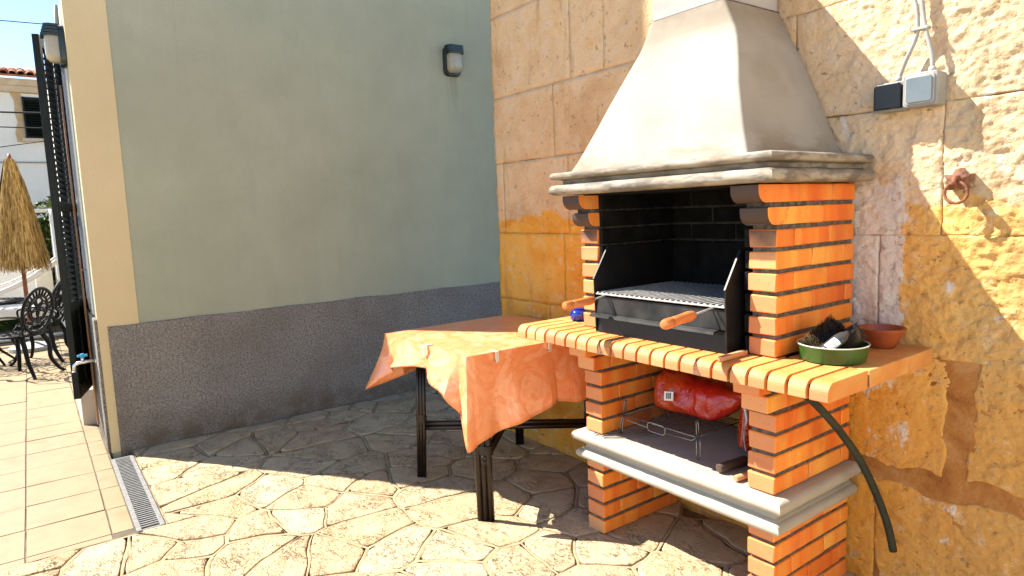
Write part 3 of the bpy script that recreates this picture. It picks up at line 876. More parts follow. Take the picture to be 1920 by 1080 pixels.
c_ = t.ramp(t.noise(t.mapping(co, (14, 7, 14), cmb.outputs[0]), 1.0, 4, .55, .4), [(.3, (.50,.16,.035)), (.48, (.54,.22,.055)), (.62, (.54,.30,.10)), (.8, (.52,.18,.04))])
c_ = t.mix(.35, c_, t.ramp(rnd, [(0., (.50,.17,.04)), (.5, (.54,.26,.075)), (1., (.54,.31,.105))]))
c_ = t.mix(t.mrange(t.noise(co, 25, 5, .7), .62, .74, 0, .35), c_, (.25,.12,.06))
c_ = t.mix(t.mrange(t.noise(t.coord(True), 7, 4, .65), .52, .72, 0, .4), c_, (.40,.15,.05))
M['brick_top'] = t.done(c_, .6, t.bump(t.noise(co, 100, 4), .25, .003), .35)
noses = [nose(.238, PT-.0125, s_) for s_ in range(2)]
flat2 = [chbox('counter_brick', PT-.0075, .262, .058, [M['brick_top'], M['brick_end']], .002, seed=k) for k in range(2)]
flat3 = [chbox('counter_brick', PT-.0075, .186, .058, [M['brick_top'], M['brick_end']], .002, seed=k+4) for k in range(2)]
wing2 = chbox('counter_brick', .1, .262, .058, [M['brick_top'], M['brick_end']], .002, seed=9)
wing3 = chbox('counter_brick', .1, .186, .058, [M['brick_top'], M['brick_end']], .002, seed=10)
for i in range(NB):
    xc = CX0 + PT*(i+.5)
    o = inst('counter_brick', noses[i % 2], bbq, (xc, 1.828+random.uniform(-.0015,.0015), .939), (0,0,random.uniform(-.004,.004)))
for (xa, xb) in ((-2.473,-2.213),(-1.237,-.957)):
    n = 2
    for k in range(n):
        w = (xb-xa)/n; xc = xa + w*(k+.5)
        inst('counter_brick', wing2, bbq, (xc, 2.207, .939), (0,0,0), ((w-.005)/.1, 1, 1))
        inst('counter_brick', wing3, bbq, (xc, 2.437, .939), (0,0,0), ((w-.005)/.1, 1, 1))
m = MB(); m.box(-2.2129,-1.2371,2.073,2.529,.912,.9675); m.build('hearth_slab', M['soot'], bbq)
m = MB(); m.box(CX0+.008, CX1-.008, 1.846, 2.528, .914, .952); m.build('counter_mortar', M['mortar_dark'], bbq)
# two nosings with a broken brown corner
for i in (8, 15):
    xg = CX0 + PT*i
    m = MB(); y0 = 1.8262
    m.add([(xg-.004,y0,.912),(xg+.030,y0,.912),(xg+.004,y0,.955),(xg-.004,y0+.012,.966),(xg-.004,y0+.03,.912),(xg+.030,y0+.03,.912),(xg+.004,y0+.03,.955),(xg-.004,y0+.03,.966)],
          [(0,1,2,3),(4,7,6,5),(0,4,5,1),(1,5,6,2),(2,6,7,3),(3,7,4,0)])
    m.build('broken_corner', M['chip'], bbq)

# moulded slabs: rectangles lofted along a moulding, open to the wall at the back
def moulded(x0, x1, y0, yb, prof, hole=None, seed=0):
    m = MB(); rings = []
    NX, NYs = 40, 22
    for o, z in prof:
        r = []
        for k in range(NYs): r.append((x0-o, yb+(y0-o-yb)*k/NYs, z))
        for k in range(NX): r.append((x0-o+(x1-x0+2*o)*k/NX, y0-o, z))
        for k in range(NYs+1): r.append((x1+o, y0-o+(yb-y0+o)*k/NYs, z))
        rr = []
        for p in r:
            q = .0016*fbm(p[0], p[1], p[2]+seed, 11, 3) + .0011*fbm(p[0], p[1], p[2]+seed, 45, 2)
            cx, cy = (x0+x1)/2, yb
            d = Vector((p[0]-cx, p[1]-cy, 0)).normalized()
            rr.append((p[0]+d.x*q, min(yb, p[1]+d.y*q), p[2]+q*.4))
        rings.append(rr)
    m.loft(rings, True); return m
def roll(zc, r, o0, n=7, a0=-90, a1=90):
    return [(o0 + r*math.cos(math.radians(a0+(a1-a0)*k/n)), zc + r*math.sin(math.radians(a0+(a1-a0)*k/n))) for k in range(n+1)]
# shelf
sp = [(-.035,.338),(-.010,.340)] + roll(.363,.022,.006) + [(.004,.388),(-.006,.392),(-.008,.408),(.002,.414),(.014,.420)] + roll(.449,.025,.016, 7, -75, 80) + [(.004,.4755),(-.03,.4765)]
m = moulded(-2.242,-1.216,1.988,2.53,[(o-.02, z) for o, z in sp]); m.build('shelf', M['concrete_shelf'], bbq, autosmooth=40)
# hood: moulded lip, flared body, flue
lp = [(-.05,1.5635),(-.02,1.5645)] + roll(1.5865,.022,.012) + [(.004,1.6095),(-.012,1.613),(-.012,1.628),(.002,1.6315)] + roll(1.6465,.015,.014, 6, -80, 85) + [(.0,1.662),(-.035,1.6635)]
m = MB()
mm = moulded(-2.222,-1.205,1.90,2.53,lp, seed=3); hood = mm.build('hood', M['concrete'], bbq, autosmooth=40)
prof = [(1.662,-2.165,-1.294,1.918),(1.70,-2.140,-1.312,1.935),(1.745,-2.116,-1.331,1.953),(1.83,-2.076,-1.366,1.987),(1.92,-2.042,-1.405,2.028),(2.02,-2.018,-1.446,2.086),(2.10,-1.997,-1.486,2.135),(2.145,-1.982,-1.510,2.160),(2.18,-1.965,-1.528,2.168),(2.26,-1.927,-1.563,2.173)]
m = MB(); rings = []
for z, xl, xr, yf in prof:
    r = []; c = .012
    for k in range(14): r.append((xl, 2.53+(yf+c-2.53)*k/14, z))
    for a in range(5): q = a/4*PI/2; r.append((xl+c-c*math.cos(q), yf+c-c*math.sin(q), z))
    for k in range(1,24): r.append((xl+c+(xr-xl-2*c)*k/24, yf, z))
    for a in range(5): q = a/4*PI/2; r.append((xr-c+c*math.sin(q), yf+c-c*math.cos(q), z))
    for k in range(1,15): r.append((xr, yf+c+(2.53-yf-c)*k/14, z))
    rings.append([(p[0]+.002*fbm(p[0],p[1],p[2],5,3), min(2.53,p[1]+.002*fbm(p[0],p[1],p[2]+5,5,3)), p[2]) for p in r])
m.loft(rings, True); m.build('hood_body', M['concrete'], hood, autosmooth=50)
m = MB(); m.box(-1.921,-1.569,2.180,2.528,2.2605,2.486); m.build('flue', M['concrete_flue'], bbq, bevel=.006)
m = MB(); m.box(-1.93,-1.56,2.176,2.529,2.2555,2.2603); m.build('flue_joint', M['mortar'], bbq)
# black inside of the hood seen from below
m = MB(); m.box(-2.098,-1.352,1.93,2.528,1.558,1.5628); m.build('hood_throat', M['soot'], bbq)

# ================================================================== THE STEEL GRILL SET IN THE FIRE BOX
gr = thing('charcoal_grill', 'black steel charcoal grill insert with wire grate and two orange wooden handles', 'grill', (-1.73,2.2,.969))
GX0, GX1 = -2.062, -1.398
pl = [(1.952,.971),(1.944,1.200),(2.033,1.335),(2.47,1.335),(2.47,.971)]
for xx in (GX0, GX1):
    m = MB(); m.prism(pl, 'X', xx-.0025, xx+.0025)
    m.prism([(1.9435,1.195),(1.9415,1.2),(2.031,1.337),(2.0335,1.3345)], 'X', xx-.0045, xx+.0026)
    m.build('side_plate', M['black_steel'], gr)
a0, a1 = GX0+.003, GX1-.003
m = MB(); m.prism([(1.962,1.125),(1.958,1.125),(1.952,1.055),(1.956,1.055)], 'X', a0, a1); m.build('front_panel', M['worn_steel'], gr)
m = MB(); m.prism([(1.956,1.054),(1.925,1.050),(1.921,1.040),(1.925,1.038),(1.930,1.045),(1.956,1.049)], 'X', a0-.012, a1-.03); m.build('ledge', M['worn_steel'], gr)
m = MB(); m.prism([(1.968,1.048),(1.964,1.048),(1.956,.972),(1.960,.972)], 'X', a0, a1); m.build('ash_drawer', M['black_steel'], gr)
m = MB(); m.box(a0,a1,1.963,2.468,1.060,1.063); m.box(a0,a1,2.462,2.468,1.064,1.33); m.build('ember_tray', M['soot'], gr)
for xx in (-1.985, -1.47):
    m = MB(); m.tube([(xx+.01,1.9595,1.122),(xx+.045,1.950,1.056)], .0035, 6); m.build('strut', M['black_steel'], gr)
gb = MB(); gb.tube([(0,1.952,0),(0,2.45,0)], .0055, 8); gb = gb.mesh('grate_bar', M['grate_steel'])
n = 25
for k in range(n):
    x = a0+.012 + (a1-a0-.024)*k/(n-1); inst('grate_bar', gb, gr, (x, 0, 1.141))
m = MB()
for y in (1.952, 2.45, 2.2): m.tube([(a0+.004,y,1.1365),(a1-.004,y,1.1365)], .0036, 8)
m.build('grate_frame', M['grate_steel'], gr)
for xa, y1, y0, dx in ((-2.0,1.885,1.715,.005), (-1.447,1.838,1.645,.028)):
    m = MB(); m.tube([(xa-.004,1.955,1.134),(xa,y1,1.122)], .004, 8); h = m.build('handle_rod', M['grate_steel'], gr)
    m = MB(); L = y1-y0; pr = [(0,.010),(.06,.0155),(.16,.0185),(.32,.0175),(.55,.0165),(.68,.0172),(.70,.0150),(.715,.0172),(.74,.0155),(.76,.0180),(.93,.0180),(.985,.0155),(1.0,.0095)]
    m.tube([(xa+dx*t, y1-L*t, 1.122-.008*t) for t, _ in pr], [r for _, r in pr], 16)
    m.build('handle', M['handle_wood'], gr, autosmooth=50)

# ================================================================== THINGS ON THE COUNTER
m = MB()
m.lathe([(.030,0),(.044,.003),(.050,.014),(.051,.034),(.047,.046),(.034,.052),(.030,.056),(.033,.060),(.026,.062)], 28, (-2.335,2.11,.9685))
tag(m.build('blue_jar', M['blue_glass'], None, autosmooth=60), 'small squat cobalt blue glass jar on the left end of the brick counter', 'jar')
m = MB(); MX = Matrix.Translation((-1.352,1.925,.9775)) @ Matrix.Rotation(math.radians(2),4,'Z')
m.box(-.011,.011,-.075,.075,-.008,.008,0,MX)
tag(m.build('wood_stick', M['stick_wood'], None, bevel=.002), 'short flat piece of wood on the counter beside the right pier', 'stick')

pan = thing('green_dish', 'round dark green enamel dish holding brushes and a bottle on the counter', 'dish', (-1.112,2.135,.969))
m = MB(); c = (-1.112,2.135,.9685)
m.lathe([(.0,0),(.094,0),(.101,.004),(.106,.030),(.110,.056),(.1075,.056),(.103,.030),(.098,.0065),(.0,.0045)], 48, c); m.build('dish_body', M['green_enamel'], pan, autosmooth=40)
m = MB(); m.ring((c[0],c[1],c[2]+.056),.1095,.0022,'Z',48,6); m.build('rim', M['rim'], pan, smooth=True)
# terracotta bowl
m = MB(); m.lathe([(.0,0),(.040,0),(.046,.006),(.060,.032),(.072,.058),(.077,.066),(.078,.072),(.072,.073),(.064,.058),(.048,.026),(.0,.014)], 40, (-1.088,2.428,.9685))
tag(m.build('terracotta_bowl', M['terracotta'], None, autosmooth=50), 'small glazed terracotta bowl behind the green dish against the wall', 'bowl')

def brush(name, label, base, tip, up, w, n, blen, pale, body):
    """a hand brush: a tapered block from base to tip with bristles along one side"""
    b = thing(name, label, 'brush', base)
    B, T, U = Vector(base), Vector(tip), Vector(up).normalized()
    ax = (T-B).normalized(); U = (U - ax*U.dot(ax)).normalized(); S = ax.cross(U); L = (T-B).length
    rings = []
    for t, ww, hh in ((0,.5,.6),(.05,.8,.9),(.3,1,1),(.6,1.05,1),(.92,.95,.9),(1,.6,.6)):
        cc = B + ax*L*t
        rings.append([cc + S*w*ww*math.cos(2*PI*k/12) + U*.011*hh*math.sin(2*PI*k/12) for k in range(12)])
    m = MB(); m.loft(rings, True); m.build('brush_back', body, b, smooth=True)
    rn = random.Random(n); br = MB()
    for k in range(n):
        t = rn.uniform(.05,.97); s = rn.uniform(-.85,.85)
        p = B + ax*L*t + S*w*s + U*.007
        d = (U + S*(s*.45+rn.uniform(-.25,.25)) + ax*(rn.uniform(-.25,.25)+(t-.5)*.5)).normalized()
        q = p + d*blen*rn.uniform(.7,1.15); e = d.cross(Vector((rn.uniform(-1,1),rn.uniform(-1,1),rn.uniform(-1,1)))).normalized()*.0008
        br.add([p-e, p+e, q+e*.5, q-e*.5], [(0,1,2,3)], 1 if (pale and t < .40 and rn.random() < .8) else 0)
    tag(br.build('bristles', [M['bristle'], M['bristle_pale']], b), kind='stuff')
    return b
brush('scrubbing_brush', 'dark scrubbing brush with straw tipped bristles leaning in the green dish', (-1.180,2.070,.992), (-1.118,2.185,1.085), (.35,-.75,.55), .036, 1800, .017, True, M['black_plastic'])
brush('bristle_brush', 'brown bristled brush leaning at the back of the green dish', (-1.120,2.195,1.005), (-1.045,2.165,1.070), (.75,.25,.55), .030, 1500, .018, False, M['dark_wood'])
brush('handled_scrubber', 'dark brush with a burgundy back standing up at the left of the green dish', (-1.195,2.120,.996), (-1.140,2.215,1.072), (-.2,.3,.9), .024, 500, .014, False, M['burgundy'])
bt = thing('plastic_bottle', 'dark grey bottle with a white label lying in the green dish', 'bottle', (-1.08,2.09,.98))
A, Bv = Vector((-1.112,2.058,.998)), Vector((-1.060,2.150,1.070)); ax = (Bv-A)
MX = Matrix.Translation(A) @ ax.to_track_quat('Z','Y').to_matrix().to_4x4()
def brings(pr):
    return [[MX @ Vector((rx*math.cos(2*PI*k/16), ry*math.sin(2*PI*k/16), z)) for k in range(16)] for rx, ry, z in pr]
m = MB(); m.loft(brings([(.017,.013,0),(.024,.018,.004),(.026,.020,.02),(.026,.020,.080),(.020,.017,.098),(.011,.011,.108),(.011,.011,.118)]), True); m.build('bottle_body', M['grey_plastic'], bt, smooth=True)
m = MB(); m.loft(brings([(.0125,.0125,.1185),(.013,.013,.122),(.013,.013,.136),(.008,.008,.139)]), True); m.build('bottle_cap', M['black_plastic'], bt, autosmooth=40)
# label wrapped on the side that faces up and forward
best = max(range(64), key=lambda k: ((MX.to_3x3() @ Vector((math.cos(2*PI*k/64), math.sin(2*PI*k/64), 0))).dot(Vector((.55,-.65,.55)))))
a_c = 2*PI*best/64; m = MB(); vs = []; fs = []
for j, z in enumerate((.024,.066)):
    for i in range(9):
        a = a_c + (i-4)*.18; vs.append(MX @ Vector((.0268*math.cos(a), .0208*math.sin(a), z)))
for i in range(8): fs.append((i,i+1,10+i,9+i))
m.add(vs, fs); lb = m.build('label_paper', M['paper'], bt)
m = MB()
for z, a2 in ((.040,.16),(.046,.26),(.050,.20)):
    vs = [MX @ Vector((.0272*math.cos(a_c+da), .0212*math.sin(a_c+da), zz)) for zz in (z, z+.0028) for da in (-a2, 0, a2)]
    m.add(vs, [(0,1,4,3),(1,2,5,4)])
m.build('print', M['ink'], lb)

# ================================================================== THINGS ON THE SHELF
rk = thing('wire_rack', 'low wire grilling rack with looped feet on the concrete shelf', 'rack', (-1.83,2.22,.477))
RX0, RX1, RY0, RY1, RZ = -2.045,-1.640,2.095,2.40,.567
r_ = .0030
m = MB()
m.tube([(RX0,RY0,RZ),(RX1,RY0,RZ),(RX1,RY1,RZ),(RX0,RY1,RZ),(RX0,RY0,RZ)], r_, 6)
m.tube([(RX0,RY0-.004,RZ),(RX0+.02,RY0-.006,RZ-.016),(-1.895,RY0-.008,RZ-.020)], r_, 6); m.tube([(-1.795,RY0-.008,RZ-.020),(RX1-.02,RY0-.006,RZ-.016),(RX1,RY0-.004,RZ)], r_, 6)
m.build('rack_frame', M['chrome'], rk, smooth=True)
m = MB(); pts = [(x*1.0-1.845, RY0-.010, z+RZ-.012) for x, z in rrect(.10,.040,.0199,6)]; m.tube(pts+[pts[0]], .0030, 6); m.build('oval_handle', M['chrome'], rk, smooth=True)
wb = MB(); wb.tube([(0,RY0,0),(0,RY1,0)], .0019, 6); wb = wb.mesh('rack_wire', M['chrome'])
for k in range(20): inst('rack_wire', wb, rk, (RX0+.018+(RX1-RX0-.036)*k/19, 0, RZ+.003))
for dx in (0, .055):
    m = MB(); m.tube(cr([(-2.005+dx,2.20,.4805),(-2.085+dx,2.075,.4805),(-2.118+dx,2.025,.4805),(-2.135+dx,2.002,.4805),(-2.130+dx,1.990,.4805),(-2.108+dx,1.996,.4805),(-2.080+dx,2.03,.4805),(-2.040+dx,2.085,.4805),(-1.968+dx,2.20,.4805)], 5), .0022, 6)
    m.build('wire_loop', M['chrome'], rk, smooth=True)
for (x, y, s) in ((RX0,RY0,-1),(RX1,RY0,1),(RX0,RY1,-1),(RX1,RY1,1)):
    m = MB(); yy = -1 if y == RY0 else 1
    lo = [(x, y, RZ+.002),(x+.006*s,y+.010*yy,RZ-.02),(x+.010*s,y+.014*yy,.484),(x+.014*s,y+.006*yy,.4805),(x+.014*s,y-.004*yy,.490),(x+.010*s,y-.008*yy,RZ-.02),(x+.002*s,y-.012*yy,RZ+.002)]
    m.tube(lo, r_, 6)
    up = [(x,y,RZ),(x-.002*s,y,RZ+.05),(x-.006*s,y-.003*yy,RZ+.068),(x-.006*s,y-.011*yy,RZ+.068),(x-.002*s,y-.014*yy,RZ+.05),(x,y-.014*yy,RZ)]
    m.tube(up, r_, 6)
    m.build('foot_loop', M['chrome'], rk, smooth=True)

bag = thing('charcoal_bag', 'shiny red plastic charcoal bag lying on the wire rack under the counter', 'bag', (-1.82,2.33,.571))
rings = []; NS, NR = 44, 40
for i in range(NS+1):
    t = i/NS; x = -2.03 + .45*t
    e = min(1, (t/.06))**.5 if t < .06 else (1 if t < .72 else 1-.80*((t-.72)/.28)**1.2)
    hh = .088*e*(.94+.06*math.sin(t*7)); dd = .092*e; cz = .573 + .088 - .010*t + (.045*((t-.72)/.28)**2 if t > .72 else 0); cy = 2.318 + .01*math.sin(4*t)
    r = []
    for k in range(NR):
        a = 2*PI*k/NR; ca, sa = math.cos(a), math.sin(a); pw = .62
        yy = cy + dd*math.copysign(abs(ca)**pw, ca); zz = cz + hh*math.copysign(abs(sa)**pw, sa)
        q = .013*fbm(x, yy, zz, 9, 3) + .005*fbm(x, yy, zz+3, 28, 2)
        p = Vector((x+.02*(t-.5)*0, yy, zz)); d = Vector((0, ca, sa))
        p += d*q*(.4 if sa < -.6 else 1); p.z = max(.5735, p.z)
        # lean: the top tips back
        p.y += (p.z-.573)*.25
        r.append(p)
    rings.append(r)
m = MB(); m.loft(rings, True)
me = m.mesh('bag_body', M['bag'], True)
for v in me.vertices: v.co -= Vector((-1.82,2.33,.65))
o = inst('bag_body', me, bag, (-1.82,2.33,.65))
# crumpled clear end of the bag hanging down to the shelf
m = MB(); rings = []
for i in range(12):
    t = i/11; c = Vector((-1.585+.085*t-.05*t*t, 2.335-.03*t, .705-.20*t+.05*math.sin(PI*t))); rr = .018+.026*t
    rings.append([c + Vector((rr*.8*math.cos(a)*(1+.35*math.sin(3*a+t*5)), rr*math.sin(a)*(1+.3*math.cos(4*a)), .012*math.sin(5*a+3*t))) for a in (2*PI*k/18 for k in range(18))])
m.loft(rings, False); m.build('bag_neck', M['bag'], bag, smooth=True)
m = MB(); m.tube([(-1.57,2.30,.70),(-1.545,2.285,.665),(-1.535,2.28,.62),(-1.545,2.275,.585),(-1.535,2.26,.545),(-1.50,2.22,.52)], [.004,.007,.005,.003,.002,.0015], 8); m.build('clear_film', M['bag_clear'], bag, smooth=True)
m = MB(); MX = Matrix.Translation((-1.905,2.238,.655)) @ Matrix.Rotation(math.radians(-9),4,'Y') @ Matrix.Rotation(math.radians(-14),4,'X')
m.box(-.026,.026,-.0015,.0015,-.020,.020,0,MX); lb = m.build('label_paper', M['paper'], bag)
m = MB()
for x, w in ((-.014,.005),(-.006,.003),(.000,.005),(.008,.006)): m.box(x, x+w, -.0022,-.0016,-.012,.014,0,MX)
m.build('barcode', M['ink'], lb)

def tool(name, label, pa, pb, r, mat, head=None):
    t = thing(name, label, 'tool', pa)
    A, B = Vector(pa), Vector(pb)
    m = MB(); m.tube([A, A+(B-A)*.03, A+(B-A)*.5, A+(B-A)*.97, B], [r*.8, r, r*.95, r*1.05, r*.8], 14); m.build('handle', mat, t, autosmooth=50)
    if head: m = MB(); m.tube([B]+head, .004, 6); m.build('wire', M['chrome'], t, smooth=True)
    return t
tool('poker', 'poker with a thick charred wooden handle on the shelf', (-1.492,2.035,.497), (-1.475,2.185,.497), .0185, M['dark_wood'], [(-1.465,2.24,.500),(-1.46,2.30,.52),(-1.50,2.36,.55),(-1.52,2.44,.57)])
tool('grill_tongs', 'tool with a plain wooden handle beside the right pier on the shelf', (-1.405,2.015,.490), (-1.385,2.14,.490), .0125, M['stick_wood'], [(-1.38,2.22,.488),(-1.38,2.36,.49)])

# hose hanging out from under the counter
hs = MB(); P = [(-1.235,1.975,.870),(-1.205,2.02,.868),(-1.185,2.09,.840),(-1.165,2.17,.772),(-1.14,2.27,.665),(-1.115,2.36,.545),(-1.09,2.43,.41),(-1.068,2.475,.285),(-1.055,2.495,.185)]
ht = thing('rubber_hose', 'dark rubber hose arching from under the counter down to the wall', 'hose', (-1.055,2.495,.185))
pp = cr(P); hs.tube(pp, .014, 12); hs.build('hose_tube', M['hose'], ht, smooth=True)
m = MB(); m.tube(pp[3:9], .0152, 12); m.build('hose_end', M['hose_green'], ht, smooth=True)

# ================================================================== TABLE AND CLOTH
tb = thing('bamboo_table', 'square table of dark bundled bamboo poles under the orange cloth', 'table', (-2.95,2.06,0))
TX0, TX1, TY0, TY1, TZ = -3.44,-2.585,1.615,2.49,.826
LEGS = [(-2.575,1.672),(-3.262,1.690),(-3.318,2.44),(-2.62,2.44)]
m = MB(); m.box(TX0+.01,TX1-.01,TY0+.01,TY1-.01,TZ-.024,TZ); m.box(TX0+.05,TX1-.05,TY0+.05,TY1-.05,TZ-.075,TZ-.0241); m.build('table_top', M['bamboo'], tb, bevel=.004)
for i, (lx, ly) in enumerate(LEGS):
    tx, ty = lx + (-2.95-lx)*.11, ly + (2.06-ly)*.05
    m = MB()
    w = .0165 if i == 0 else .0105
    for k in (-1,0,1):
        m.tube([(lx+k*w*1.25, ly+k*w*1.1, 0),(tx+k*w*1.25, ty+k*w*1.1, TZ-.03)], [w,w], 10)
    lg = m.build('leg', M['bamboo'], tb, smooth=True)
    m = MB()
    for z in (.355,.72):
        m = MB(); ring = []; f_ = z/(TZ-.03); bx, by = lx+(tx-lx)*f_, ly+(ty-ly)*f_
        for zz in (z-.022, z+.022):
            ring.append([(bx+dx*w*2.42, by+dy*w*1.5+dx*w*1.1, zz) for dx, dy in ((-1,-.62),(-.4,-.8),(.4,-.8),(1,-.62),(1.05,0),(1,.62),(.4,.8),(-.4,.8),(-1,.62),(-1.05,0))])
        m.loft(ring, True)
        m.build('binding', M['bamboo'], lg)
def spar(a, b, za, zb, dz, name):
    m = MB()
    for k in (-1, 1):
        m.tube([(a[0],a[1],za+k*dz),(b[0],b[1],zb+k*dz)], .0145, 10)
    m.build(name, M['bamboo'], tb, smooth=True)
spar(LEGS[1], LEGS[3], .310, .310, .013, 'stretcher'); spar((LEGS[0][0],LEGS[0][1]), LEGS[2], .304, .304, .013, 'stretcher')
for lx, ly in LEGS:
    cx, cy = -2.95, 2.06
    m = MB(); m.tube([(lx,ly,.60),(lx+(cx-lx)*.38, ly+(cy-ly)*.38, TZ-.03)], .010, 8); m.build('brace', M['bamboo'], tb, smooth=True)

# cloth: a top sheet and a skirt of uneven drop with folds
CXA, CXB, CYA, CYB, CZ = -3.455,-2.568,1.598,2.505,.832
#      u along the perimeter, starting at the left front corner: (x, y, nx, ny, drop, flare)
key = [(-3.452,1.602,-.75,-.66,.335,.130),(-3.40,1.598,-.25,-1,.250,.060),(-3.34,1.598,0,-1,.205,.004),(-3.24,1.598,0,-1,.150,.065),(-3.08,1.598,0,-1,.125,.030),(-2.945,1.598,0,-1,.115,.004),
       (-2.87,1.598,0,-1,.145,.055),(-2.76,1.598,0,-1,.175,.070),(-2.68,1.598,.0,-1,.205,.060),(-2.635,1.598,.0,-1,.290,.008),(-2.575,1.600,.55,-.83,.455,.022),
       (-2.568,1.64,1,-.1,.425,.010),(-2.568,1.755,1,0,.395,.004),(-2.568,1.86,1,0,.365,.045),(-2.568,2.07,1,0,.325,.052),(-2.568,2.13,1,0,.315,.006),(-2.568,2.24,1,0,.335,.045),(-2.568,2.35,1,0,.34,.020),
       (-2.568,2.47,1,0,.36,.03),(-2.575,2.502,.6,.6,.38,.012),(-2.66,2.505,0,1,.22,.010),(-2.95,2.505,0,1,.19,.010),(-3.3,2.505,0,1,.22,.010),(-3.452,2.50,-.6,.5,.36,.03),
       (-3.455,2.35,-1,0,.26,.03),(-3.455,2.1,-1,0,.24,.02),(-3.455,1.9,-1,0,.25,.05),(-3.455,1.72,-1,0,.27,.03)]
N = len(key); per = []
for i in range(N):
    p0, p1, p2, p3 = (key[(i+d) % N] for d in (-1,0,1,2))
    for k in range(7):
        t = k/7
        lin = [a+(b-a)*t for a, b in zip(p1, p2)]
        # drops and flares run smoothly, the table edge straight
        sm = [.5*((2*b)+(c-a)*t+(2*a-5*b+4*c-d)*t*t+(3*b-a-3*c+d)*t**3) for a, b, c, d in zip(p0, p1, p2, p3)]
        per.append((lin[0], lin[1], lin[2], lin[3], sm[4]*.35+lin[4]*.65, lin[5]))
NP = len(per); ROWS = 14
vs = []; fs = []
for j in range(ROWS+1):
    t = j/ROWS
    for i, (x, y, nx, ny, dr_, fl) in enumerate(per):
        L = math.hypot(nx, ny); nx, ny = nx/L, ny/L
        lip = .004*min(1, t*6)
        off = lip + fl*math.sin(min(1, t*1.15)*PI/2)*t + .006*math.sin(i*.55+1.2)*t + .010*fbm(x*1.0, y, t*.35, 9, 3)*t
        z = CZ - dr_*t - (.0 if t > 0 else 0) + .004*fbm(x, y, 1, 3, 2)*(1-t)
        if t > 0: z -= .002
        py = min(y+ny*off, 2.515)
        vs.append((x+nx*off, py, z))
for j in range(ROWS):
    for i in range(NP): fs.append((j*NP+i, j*NP+(i+1) % NP, (j+1)*NP+(i+1) % NP, (j+1)*NP+i))
# top sheet: rings shrinking to the middle
b0 = len(vs); TR = 12; mx, my = (CXA+CXB)/2, (CYA+CYB)/2
for j in range(1, TR):
    k = 1-j/TR
    for i, (x, y, *_r2) in enumerate(per):
        xx, yy = mx+(x-mx)*k, my+(y-my)*k
        vs.append((xx, yy, CZ + .0022*fbm(xx, yy, 1, 3, 2)*1.8 + .0025*max(0, fbm(xx*1.0, yy*.3, 5, 5, 2))))
for j in range(TR-1):
    for i in range(NP):
        a, b = ((i, (i+1) % NP) if j == 0 else (b0+(j-1)*NP+i, b0+(j-1)*NP+(i+1) % NP))
        fs.append((a, b, b0+j*NP+(i+1) % NP, b0+j*NP+i))
vs.append((mx, my, CZ)); c0 = len(vs)-1
for i in range(NP): fs.append((b0+(TR-2)*NP+i, b0+(TR-2)*NP+(i+1) % NP, c0))
m = MB(); m.add(vs, fs); cl = m.build('tablecloth', M['cloth'], None, autosmooth=22)
so = cl.modifiers.new('thickness', 'SOLIDIFY'); so.thickness = .0016; so.offset = 1
tag(cl, 'orange marble printed oilcloth draped over the bamboo table with a long hanging corner', 'tablecloth')
def clipper(x, y, ax, label):
    m = MB()
    def q(u, w, z0, z1):   # u outward from the edge, w along it
        (m.box(x-.010, x+.010, y-u[1], y-u[0], z0, z1) if ax == 'Y' else m.box(x+u[0], x+u[1], y-.010, y+.010, z0, z1))
    q((-.035,.016), 0, CZ+.004, CZ+.007); q((.0135,.0165), 0, CZ-.045, CZ+.0039); q((-.03,.0134), 0, CZ-.047, CZ-.0445)
    tag(m.build('cloth_clip', M['clip'], None, bevel=.001), label, 'clip', 'clear clips on the tablecloth')
clipper(-2.94, 1.588, 'Y', 'clear plastic clip holding the cloth on the front left table edge')
clipper(-2.557, 1.755, 'X', 'clear plastic clip on the right table edge nearest the hanging corner')
clipper(-2.557, 2.085, 'X', 'clear plastic clip on the right table edge close to the counter')

# ================================================================== FITTINGS ON THE STONE WALL
wy = 2.515
sw = thing('switch_box', 'grey surface mounted light switch with a big rocker on the stone wall', 'switch', (-1.005,wy,1.862))
m = MB(); m.prism([(x-1.005, z+1.860) for x, z in rrect(.108,.112,.012,4)], 'Y', 2.545, 2.468); m.build('case', M['box_grey'], sw, bevel=.004)
m = MB(); m.prism([(x-1.005, z+1.860) for x, z in rrect(.092,.096,.010,4)], 'Y', 2.4679, 2.463); m.build('bezel', M['conduit'], sw, bevel=.002)
m = MB(); m.prism([(x-1.005, z+1.859) for x, z in rrect(.080,.084,.008,4)], 'Y', 2.4629, 2.458); m.build('rocker', M['switch_face'], sw, bevel=.002)
m = MB(); m.tube([(-.985,2.510,1.916),(-.985,2.510,1.935)], [.014,.010], 10); m.build('grommet', M['conduit'], sw, smooth=True)
sk = thing('socket_box', 'grey wall socket with a black hinged cover left of the light switch', 'socket', (-1.112,wy,1.852))
m = MB(); m.prism([(x-1.113, z+1.852) for x, z in rrect(.098,.100,.008,4)], 'Y', 2.545, 2.492); m.build('case', M['box_grey'], sk, bevel=.003)
m = MB(); m.prism([(-1.159,1.810),(-1.068,1.810),(-1.068,1.885),(-1.076,1.897),(-1.150,1.897),(-1.159,1.886)], 'Y', 2.4919, 2.474); m.build('cover', M['black_plastic'], sk, bevel=.003)
m = MB(); m.tube([(-1.095,2.515,1.902),(-1.092,2.515,1.922)], [.013,.009], 10); m.build('grommet', M['conduit'], sk, smooth=True)
m = MB(); m.tube(cr([(-1.092,2.516,1.918),(-1.075,2.516,1.965),(-1.045,2.514,2.03),(-1.036,2.512,2.07),(-1.040,2.512,2.13),(-1.052,2.514,2.22),(-1.06,2.516,2.6),(-1.06,2.516,3.4)]), .0075, 10)
tag(m.build('cable_conduit', M['conduit'], None, smooth=True), 'grey cable bending from the wall socket up the stone wall', 'cable')
